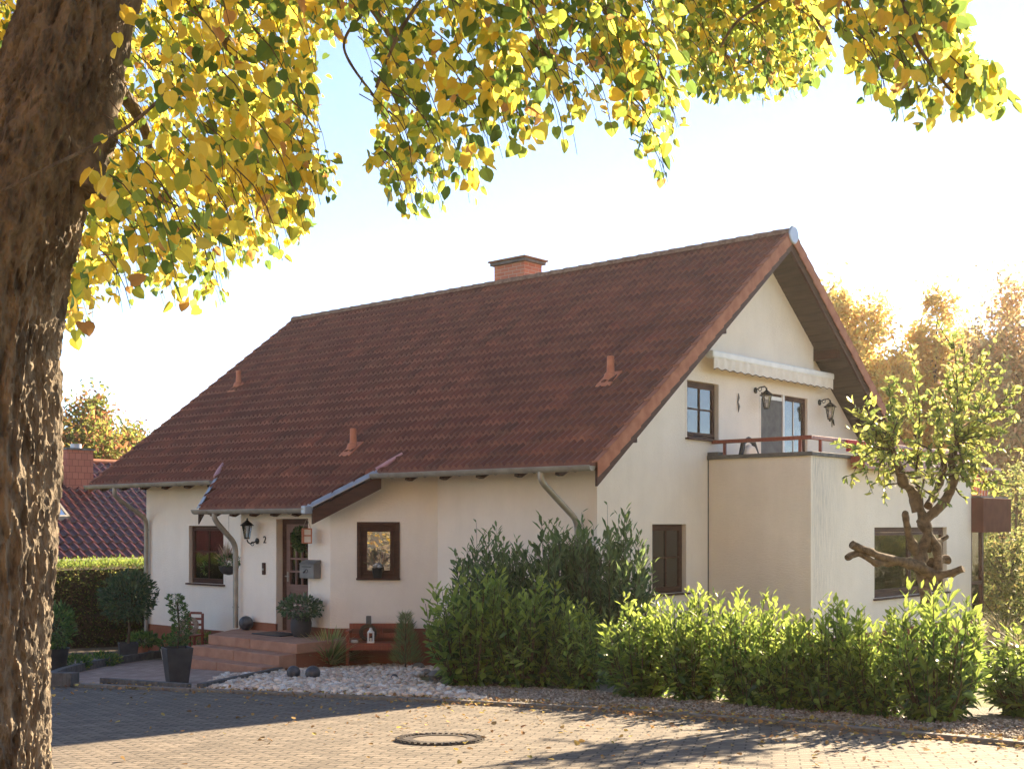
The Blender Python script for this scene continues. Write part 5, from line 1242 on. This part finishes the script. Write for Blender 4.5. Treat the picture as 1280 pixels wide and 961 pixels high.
for k in range(30):
    c = np.array(pt(rng.uniform(1100, 1225), rng.uniform(555, 615), rng.uniform(-.6, .6))); shoot(c, c + rng.normal(0, .22, 3), .04, .028, .07)
leaves('crown', P, D, Nn, S, Cq, OVAL, M['leaf_s'], t); st.build('shoots', M['twig'], t)

# background trees
def bgtree(name, base, H, rx, rz0, nleaf, leaf, cols, w, seed, lab, cat='tree', group=None, nclump=95, trunk_r=.14, droop=0, parent=None, shape=1.0, lm='leaf_b'):
    """rz0: height where the crown starts"""
    rng = np.random.default_rng(seed); t = empty(name, base, 0, lab, cat, group); cz = (H + rz0) / 2; hz_ = (H - rz0) / 2
    cl = []
    while len(cl) < nclump:
        p = rng.uniform(-1, 1, 3)
        wz = 1 - .35 * max(0, p[2]) ** 2 * shape
        if (p[0] ** 2 + p[1] ** 2) / wz ** 2 + p[2] ** 2 < 1 and rng.random() < .35 + .65 * np.linalg.norm(p): cl.append(p)
    cl = np.array(cl); idx = rng.integers(0, nclump, nleaf); sc = np.array([rx, rx, hz_]); C0 = cl * sc + [0, 0, cz]
    sg = rng.uniform(.09, .17, nclump)[idx][:, None]; P = C0[idx] + rng.standard_normal((nleaf, 3)) * sg * np.array([rx, rx, min(hz_, rx * 1.6)])
    br = rng.uniform(.75, 1.2, nclump)[idx][:, None]; C = pick(rng, cols, w, nleaf) * br
    D = rng.standard_normal((nleaf, 3)) + [0, 0, -.4]
    leaves('crown', P, D, rng.standard_normal((nleaf, 3)), rng.uniform(.7, 1.3, nleaf) * leaf, np.clip(C, 0, .9), OVAL, M[lm], t)
    mb = MB(); mb.tube([(0, 0, -.5), (0, 0, H * .4), (.1, 0, H * .9)], [trunk_r, trunk_r * .7, .03], 8)
    for i in range(min(nclump, 40)):
        c = Vector(C0[i]); z0 = max(rz0 * .6, c.z - 1.2 * math.hypot(c.x, c.y) - .3); mb.tube([(0, 0, z0), (c.x * .5, c.y * .5, (z0 + c.z) / 2 + .1), tuple(c)], [trunk_r * .35, trunk_r * .22, .012], 5, False)
    mb.build('trunk', M['twig'], t, True); return t
GOLD = [(.80, .54, .15), (.84, .62, .20), (.70, .42, .12), (.66, .56, .18)]
def bgp(px, Z): return Vector((rr(px) * Z, Z, EYE - drop(Z)))
def hgt(py, Z): return (HY - py) / F * Z + drop(Z)
bgtree('golden_tree', bgp(1066, 52), hgt(352, 52), 2.3, 2.5, 34000, .23, GOLD, [3, 3, 2, 1], 201, 'golden autumn tree directly behind the right roof slope', group='golden trees behind the house')
bgtree('golden_tree', bgp(1168, 54), hgt(366, 54), 2.3, 2.5, 34000, .23, GOLD, [3, 3, 2, 1], 202, 'golden autumn tree in the middle, behind the pruned tree', group='golden trees behind the house')
bgtree('golden_tree', bgp(1290, 46), hgt(345, 46), 2.9, 2, 34000, .21, [(.66, .42, .20), (.58, .42, .22), (.48, .36, .18)], [3, 3, 2], 203, 'darker bronze autumn tree at the right picture edge', group='golden trees behind the house')
bgtree('golden_tree', bgp(1115, 66), hgt(440, 66), 3.4, 1, 26000, .24, GOLD, [3, 3, 2, 1], 204, 'lower golden tree filling the gap between the two tall golden trees', group='golden trees behind the house')
bgtree('golden_tree', bgp(1225, 60), hgt(440, 60), 3.2, 1, 26000, .24, GOLD, [3, 3, 1, 2], 205, 'lower golden tree farther back between the middle and the bronze tree', group='golden trees behind the house')
bgtree('autumn_tree', bgp(118, 55), hgt(487, 55), 2.9, 1, 24000, .25, [(.30, .12, .05), (.28, .26, .05), (.16, .2, .04), (.4, .18, .06)], [2, 3, 2, 1], 206, 'red and green autumn tree behind the neighbouring roof', nclump=80)
bgtree('autumn_tree', bgp(175, 60), hgt(545, 60), 2.6, 1, 12000, .25, [(.34, .32, .05), (.2, .24, .04)], [2, 2], 207, 'lower yellow green tree at the left end of the white house roof')
bgtree('autumn_tree', bgp(55, 60), hgt(535, 60), 3.2, 1, 14000, .25, [(.34, .32, .05), (.2, .24, .04)], [2, 2], 208, 'yellow green tree behind the neighbour chimney near the linden trunk')
YG = [(.16, .19, .05), (.24, .25, .07), (.10, .13, .04), (.32, .27, .09)]
for i, (px, Z, py, rx, lab) in enumerate(((1268, 31, 560, 1.5, 'tall yellow green garden bush at the right edge behind the bay'), (1238, 36, 575, 1.6, 'garden bush rising behind the redwood bay fascia'), (1345, 25, 640, 1.2, 'garden bush beyond the right edge laurel'), (1262, 28, 668, .9, 'low garden bush above the ornamental grass'))):
    bgtree('garden_bush', bgp(px, Z), hgt(py, Z), rx, .2, 6000, .10, YG, [2, 3, 2, 1], 220 + i, lab, 'bush', 'garden bushes right of the house', 40, .06)
# far hedge line closing the view at ground level
for i, (px, Z) in enumerate(((1000, 75), (1180, 78), (1330, 72))):
    bgtree('far_tree', bgp(px, Z), 6.5, 6.0, .3, 8000, .26, [(.35, .26, .07), (.25, .22, .06)], [1, 1], 240 + i, ['far hazy tree mass behind the gable', 'far hazy tree mass behind the golden trees', 'far hazy tree mass at the right edge'][i], 'tree', 'far trees on the horizon')
# sunlit street trees on the camera's side of the road (they throw their warm light on the house and stand in the window panes)
for i, (x, y, H_, r_) in enumerate(((-13, -9, 11, 4.6), (-3, -13, 12, 5.0), (7, -12, 11.5, 4.8), (-21, -3, 10, 4.2))):
    bgtree('street_tree', (x, y, gz(0, y)), H_, r_, .9, 15000, .42, [(.88, .52, .08), (.90, .58, .12), (.80, .44, .08)], [3, 2, 1], 260 + i, ['yellow street tree behind the camera opposite the front door', 'largest yellow street tree straight behind the camera', 'yellow street tree behind the camera opposite the balcony', 'leftmost yellow street tree across the road'][i], 'tree', 'yellow street trees across the road', 70, .3, lm='leaf_y')
# unseen pale house added across the road to bounce sunlight onto the walls
fh = empty('facing_house', (0, -19, gz(0, -6)), 0, 'pale plastered house across the road behind the camera', 'house')
mb = MB(); wall(mb, basis((-16, 0), (1, 0), (0, -1)), [(0, -1), (32, -1), (32, 6.5), (0, 6.5)], [(3 + 5 * k, 1.0, 4.4 + 5 * k, 2.4) for k in range(6)] + [(3 + 5 * k, 3.9, 4.4 + 5 * k, 5.3) for k in range(6)], .15)
mb.box((-16, -9, -1), (-15.8, -.01, 6.5)); mb.box((15.8, -9, -1), (16, -.01, 6.5)); mb.build('wall', M['white'], fh)
for k in range(6):
    for z in (1.0, 3.9): MB().box((-13 + 5 * k, -.2, z), (-11.6 + 5 * k, -.16, z + 1.4)).build('window', M['mirror'], fh)
mb = MB(); mb.extr([(-16.5, .6, 6.4), (-16.5, -4.5, 9.6), (-16.5, -9.6, 6.4), (-16.5, -9.6, 6.2), (-16.5, -4.5, 9.35), (-16.5, .6, 6.2)], (33, 0, 0)); mb.build('roof', M['tile2'], fh)
for i, (u_, v_) in enumerate(((-14.1, 1.6), (-14.0, 4.4), (-13.9, 7.2))):  # unseen bushes added to keep the sun off the side passage
    p = W(u_, v_, 0); p.z = gz(p.x, p.y)
    bgtree('evergreen_bush', p, 3.0, 1.0, .1, 5000, .09, [(.04, .08, .03), (.07, .11, .04)], [1, 1], 280 + i, ['nearest dark evergreen bush in the passage left of the house', 'middle dark evergreen bush in the passage left of the house', 'farthest dark evergreen bush in the passage left of the house'][i], 'bush', 'evergreen bushes beside the left house wall', 30, .05)
# ornamental grass
def bigrass(loc, n, L, seed, lab):
    rng = np.random.default_rng(seed); V = []; Fq = []; CC = []
    for i in range(n):
        l = L * rng.uniform(.6, 1.1); th = rng.uniform(0, 6.283); el = rng.uniform(.9, 1.5); dx, dy = math.cos(th), math.sin(th); b = len(V); c0_ = np.array([(.35, .28, .12), (.22, .24, .08), (.5, .38, .2)][rng.integers(3)]) * rng.uniform(.8, 1.2)
        for k in range(6):
            q = k / 5; r_ = l * (math.cos(el) * q + .3 * q * q); zz = l * (math.sin(el) * q - .35 * q ** 3); ww = .012 * (1 - q * .8); V += [(dx * r_ - dy * ww, dy * r_ + dx * ww, zz), (dx * r_ + dy * ww, dy * r_ - dx * ww, zz)]; CC += [c0_] * 2
        Fq += [(b + 2*k, b + 2*k + 1, b + 2*k + 3, b + 2*k + 2) for k in range(5)]
    o = colmesh('ornamental_grass', V, Fq, CC, M['leaf_b']); o.location = loc; tag(o, lab, 'ornamental grass')
bigrass(bgp(1256, 22.5), 700, 1.35, 90, 'arching pale ornamental grass right of the bay window')
bigrass(bgp(1283, 21), 500, 1.0, 91, 'straw coloured ornamental grass at the right picture edge')

# linden -------------------------------------------------------------
LZ = 6.0
t = empty('linden_tree', (rr(-15) * LZ, LZ, gz(0, LZ)), 0, 'large linden with furrowed trunk and yellow green autumn leaves overhanging the street', 'tree')
loff = Vector(t.location)
def trunk_mesh(path, radii, seg, rings, amp):
    # centripetal interpolation through given points
    P_ = [Vector(p) for p in path]; V = []; Fq = []; n = len(P_)
    def ev(s):
        x = s * (n - 1); i = min(int(x), n - 2); t_ = x - i; p0, p1, p2, p3 = P_[max(i-1, 0)], P_[i], P_[i+1], P_[min(i+2, n-1)]
        p = .5 * ((2*p1) + (p2 - p0)*t_ + (2*p0 - 5*p1 + 4*p2 - p3)*t_*t_ + (3*p1 - p0 - 3*p2 + p3)*t_**3); return p, radii[i] * (1-t_) + radii[i+1] * t_
    for j in range(rings + 1):
        p, r_ = ev(j / rings)
        for k in range(seg):
            an = 2 * PI * k / seg; d = Vector((math.cos(an), math.sin(an), 0))
            q = Vector((d.x * r_ * 1.0, d.y * r_ * 1.0, p.z))
            big = noise.noise(Vector((d.x * 1.3, d.y * 1.3, p.z * .9))) * .10 * r_ * 3 * .6
            w1 = noise.noise(Vector((q.x * 2, q.y * 2, q.z * 1.2))) * .06
            f = 1 - abs(noise.noise(Vector((an * 7.5 / 1.0 * .5 + w1 * 30 if False else q.x * 26 + w1 * 14, q.y * 26, q.z * 5.5)))) * 2
            f2 = 1 - abs(noise.noise(Vector((q.x * 60, q.y * 60, q.z * 22 + 9)))) * 2
            V.append(p + d * (r_ + big + amp * (f * 1.0 + f2 * .5 - .3)))
    for j in range(rings):
        for k in range(seg): k2 = (k+1) % seg; Fq.append((j*seg + k, j*seg + k2, (j+1)*seg + k2, (j+1)*seg + k))
    return V, Fq
def lp(px, py, dz=0): return at(px, py, LZ + dz) - loff
tv, tf = trunk_mesh([lp(-24, 1110), lp(-22, 961), lp(-20, 700), lp(-10, 430), lp(10, 300), lp(40, 190), lp(75, 80), lp(100, -20), lp(140, -200), lp(190, -420), lp(230, -700)], [.42, .315, .30, .29, .315, .30, .25, .21, .19, .15, .1], 260, 700, .027)
mb = MB(); mb.add(tv, tf)
mb.build('trunk', M['bark'], t, True)
mb = MB(); random.seed(2)
limb(mb, [lp(95, 240), lp(122, 130, .1), lp(140, 60, .2), lp(155, -10, .25), lp(185, -160, .4), lp(260, -400, .6)], [.14, .11, .095, .09, .08, .05], jit=.2)
BR_ = [ # main boughs: arch above the frame to the right
    [(130, -150, 0), (300, -210, .3), (520, -160, .5), (760, -90, .8), (980, -20, 1.6), (1040, 60, 2.0)],
    [(150, -230, 0), (420, -330, -.6), (760, -300, -.9), (1000, -200, -.6), (1150, -60, -.3), (1190, 60, -.2)],
    [(110, -80, .2), (230, -120, .8), (400, -60, 1.6), (480, 30, 1.9), (520, 120, 1.8)],
    [(90, 0, .2), (180, -40, 1.0), (260, 20, 1.5), (320, 120, 1.6), (340, 210, 1.5)],
    [(160, -250, .3), (420, -200, 1.4), (640, -90, 1.6), (750, 0, 1.4), (800, 100, 1.3)],
    [(60, 120, .4), (130, 100, 1.2), (180, 160, 1.6), (190, 240, 1.7)],
    [(140, -200, 0), (60, -260, -.6), (-60, -200, -1.0), (-150, -60, -1.2)],
    [(150, -230, .4), (120, -260, 1.8), (40, -140, 2.6), (0, 0, 3.0)],
    [(200, -450, 0), (500, -520, .5), (800, -480, 1.0), (1050, -380, 1.5)], [(200, -450, 0), (300, -600, 1.6), (450, -560, 3.0), (650, -420, 4.2)]]
for b in BR_: limb(mb, [lp(*q) for q in b], [.075 - .062 * i / (len(b) - 1) for i in range(len(b))], seg=8, sub=8)
for b in ([(205, 120, -1), (150, 165, -.7), (60, 210, -.9), (-20, 250, -1)], [(540, -20, -.5), (500, 40, -.6), (470, 110, -.6)], [(1115, -60, -.8), (1140, 40, -.8), (1170, 90, -.8), (1195, 120, -.8)], [(1030, -40, .5), (930, 20, .8), (900, 60, .9)], [(460, 10, .5), (430, 60, .5), (475, 130, .5)]): limb(mb, [lp(*q) for q in b], [.008, .008, .007, .005, .004][:len(b)], seg=6)
mb.build('branches', M['bark'], t, True)
# leaf region of the lower canopy edge, in directions from the crown's lit side (column -> lowest row)
LOW = [(-60, 90), (0, 100), (30, 130), (55, 120), (70, 180), (78, 438), (108, 440), (118, 395), (185, 400), (235, 385), (272, 398), (290, 335), (330, 340), (372, 322), (385, 285), (418, 272), (424, 215), (432, 130), (447, 60), (462, 62), (470, 140), (440, 190), (408, 205), (409, 262)]
xs_l = [-80, 0, 50, 74, 80, 108, 120, 180, 230, 275, 300, 335, 372, 390, 416, 426, 440, 462, 478, 520, 560, 600, 622, 640, 665, 685, 700, 722, 745, 790, 815, 832, 842, 862, 900, 945, 1000, 1038, 1046, 1062, 1075, 1100, 1130, 1180, 1215, 1250, 1272, 1280, 1400]
ys_l = [90, 110, 140, 300, 430, 440, 385, 400, 385, 400, 335, 338, 322, 285, 272, 60, 30, 60, 270, 278, 265, 262, 205, 200, 220, 150, 190, 195, 160, 175, 215, 240, 225, 120, 135, 128, 125, 105, 40, 60, 135, 130, 165, 155, 148, 150, 135, 60, -50]
def low(x): return np.interp(x, xs_l, ys_l)
def zrange(px):
    if px < 60: return 5.0, 8.5
    if px < 430: return 4.6, 9.5
    if px < 700: return 4.9, 8.5
    if px < 850: return 5.2, 8.0
    if px < 1045: return 7.5, 10.5
    return 4.9, 6.6
rng = np.random.default_rng(300)
P = []; D = []; Nn = []; S = []; Tw = MB(); tone = []
def accept(p):
    if p[1] < 1: return False
    px = 640 + F * p[0] / p[1]; py = HY - F * (p[2] - EYE) / p[1]
    lw = low(px)
    ins = py < lw + 4
    if 400 < px < 420 and 195 < py < 262 : ins = True
    if 404 < px < 470 and 195 + (440 - px) * .25 < py < 265: ins = True
    if 395 < px < 470 and 55 + (px - 395) * .1 < py < 195 - (px > 445) * 15: ins = rng.random() < .04
    if px > 1205 and py < 60 + (px - 1205) * 1.15: ins = False
    if 1036 < px < 1046 and py > 20: ins = rng.random() < .15
    if 600 < px < 700 and 20 < py < 60: ins = ins and rng.random() < .8
    edge = np.interp(py, [0, 130, 200, 300, 440], [150, 130, 112, 100, 76])
    if px < edge + 4 and p[1] < 6.6 and py > -20 and rng.random() < .995: ins = False
    if px < 15 and py > 135: ins = False
    return ins
def spray(px, py, Z, L):
    tip = np.array(at(px, py, Z)); az = rng.uniform(-.9, .9); start = tip + np.array([-L * .45 * math.cos(az), L * .5 * math.sin(az), L * rng.uniform(.55, .95)])
    mid = (start + tip) / 2 + np.array([.12 * L, 0, .18 * L]); m = int(L / .04); pr = []
    c_t = rng.normal(0, 1)
    for q in np.linspace(0, 1, 5): pr.append((1-q)**2*start + 2*q*(1-q)*mid + q*q*tip)
    ok = accept(pr[2])
    if rng.random() < .55 and ok and accept(pr[4]) and accept(pr[1]): Tw.tube([tuple(x - np.array(loff)) for x in pr], [.0035, .003, .0028, .002, .0015], 3, False)
    for k in range(m):
        q = (k + .5) / m; p = (1-q)**2*start + 2*q*(1-q)*mid + q*q*tip; s_ = rng.normal(0, 1, 3); s_[2] *= .4; s_ /= np.linalg.norm(s_); p = p + s_ * rng.uniform(.02, .07)
        if not accept(p + np.array([0, 0, -.04])): continue
        gq = noise.noise(Vector((p[0] * 2.3, p[1] * 2.3, p[2] * 2.0))) + .5 * noise.noise(Vector((p[0] * 6, p[1] * 6, p[2] * 6)))
        if gq < -.06 and p[2] < 5.2 and p[0] / p[1] < .36: continue
        d = s_ * .55 + np.array([.1, 0, -.75 + rng.normal(0, .55)]); P.append(p - np.array(loff)); D.append(d); nn = rng.normal(0, 1, 3) + np.array([.3, -.9, .35]) * rng.uniform(.2, 1.4); Nn.append(nn); S.append(.064 * rng.uniform(.5, 1.3)); tone.append((p[0] / p[1], c_t, p[2]))
cnt = 0
while cnt < 1950:
    px = rng.uniform(-70, 1275); lw = low(px); py = lw - abs(rng.normal(0, 1)) * 150 if rng.random() < .7 else rng.uniform(-160, lw)
    if py < -190: continue
    z0, z1 = zrange(px); Z = rng.uniform(z0, z1)
    if px < 60 and Z < 6.6 and rng.random() < .75: Z = rng.uniform(6.8, 9)
    spray(px, py, Z, rng.uniform(.3, .65)); cnt += 1
for k in range(520):    # denser left part
    px = rng.uniform(70, 420); spray(px, rng.uniform(-60, low(px)), rng.uniform(6.2, 10), rng.uniform(.3, .6))
for k in range(34): spray(rng.uniform(1195, 1268), rng.uniform(95, 148), rng.uniform(5.0, 6.2), .32)
for k in range(26): spray(rng.uniform(82, 106), rng.uniform(340, 436), rng.uniform(6.5, 8), .3)
for k in range(260): px = rng.uniform(855, 1040); spray(px, rng.uniform(-60, low(px)), rng.uniform(7.5, 10.5), rng.uniform(.3, .5))
for k in range(230):    # crown above the frame
    spray(rng.uniform(-300, 1300), rng.uniform(-620, -170), rng.uniform(4.5, 10), rng.uniform(.5, .9))
n = len(P); tone = np.array(tone)
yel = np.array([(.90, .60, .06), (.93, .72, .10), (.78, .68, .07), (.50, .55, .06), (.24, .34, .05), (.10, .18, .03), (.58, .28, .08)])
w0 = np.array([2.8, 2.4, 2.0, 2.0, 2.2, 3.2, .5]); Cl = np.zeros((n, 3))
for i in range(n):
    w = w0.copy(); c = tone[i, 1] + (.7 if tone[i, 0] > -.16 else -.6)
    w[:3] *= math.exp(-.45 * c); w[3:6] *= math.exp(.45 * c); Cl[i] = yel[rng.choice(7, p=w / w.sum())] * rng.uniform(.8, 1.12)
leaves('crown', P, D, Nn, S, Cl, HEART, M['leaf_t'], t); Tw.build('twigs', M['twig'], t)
print('linden leaves', n)

# haze: the bright autumn air
hm = bpy.data.materials.new('haze_air'); hm.use_nodes = True; ht = hm.node_tree; ht.nodes.clear()
hvn = ht.nodes.new('ShaderNodeVolumePrincipled'); hvn.inputs['Density'].default_value = 0.00028; hvn.inputs['Color'].default_value = (.96, .92, .86, 1); hvn.inputs['Anisotropy'].default_value = 0.6
ho = ht.nodes.new('ShaderNodeOutputMaterial'); ht.links.new(hvn.outputs[0], ho.inputs['Volume'])
tag(MB().box((-70, -45, -3.2), (90, 110, 24)).build('haze', hm), 'thin bright autumn haze in the air', None, None, 'stuff')

# ground litter --------------------------------------------------------
rng = np.random.default_rng(400); P = []; 
for k in range(4200):
    q = rng.random(); i = rng.integers(len(kp) - 1); a = kp[i].lerp(kp[i+1], float(rng.random())); offn = rng.normal(.05, .18) if q < .5 else rng.normal(.5, .5) if q < .8 else -abs(rng.normal(0, 2.2))
    tt = (kp[i+1] - kp[i]).normalized(); nn_ = Vector((-tt.y, tt.x)); p = a + nn_ * offn
    if p.x < -3 and offn > .3: continue
    if p.x < 1 and q < .8 and rng.random() < .55: continue
    P.append((p.x, p.y, gz(p.x, p.y) + .02 + .03 * (0 < offn < .35) + rng.uniform(0, .015)))
n = len(P); D = rng.normal(0, 1, (n, 3)) * [1, 1, .25]
o = leaves('fallen_leaves', P, D, rng.normal(0, .35, (n, 3)) + [0, 0, 1], rng.uniform(.025, .06, n), pick(rng, [(.45, .28, .10), (.35, .2, .09), (.55, .42, .12), (.24, .14, .07)], [3, 2, 1, 2], n), HEART, M['litter']); tag(o, 'dry fallen leaves along the kerb and on the road', None, None, 'stuff')
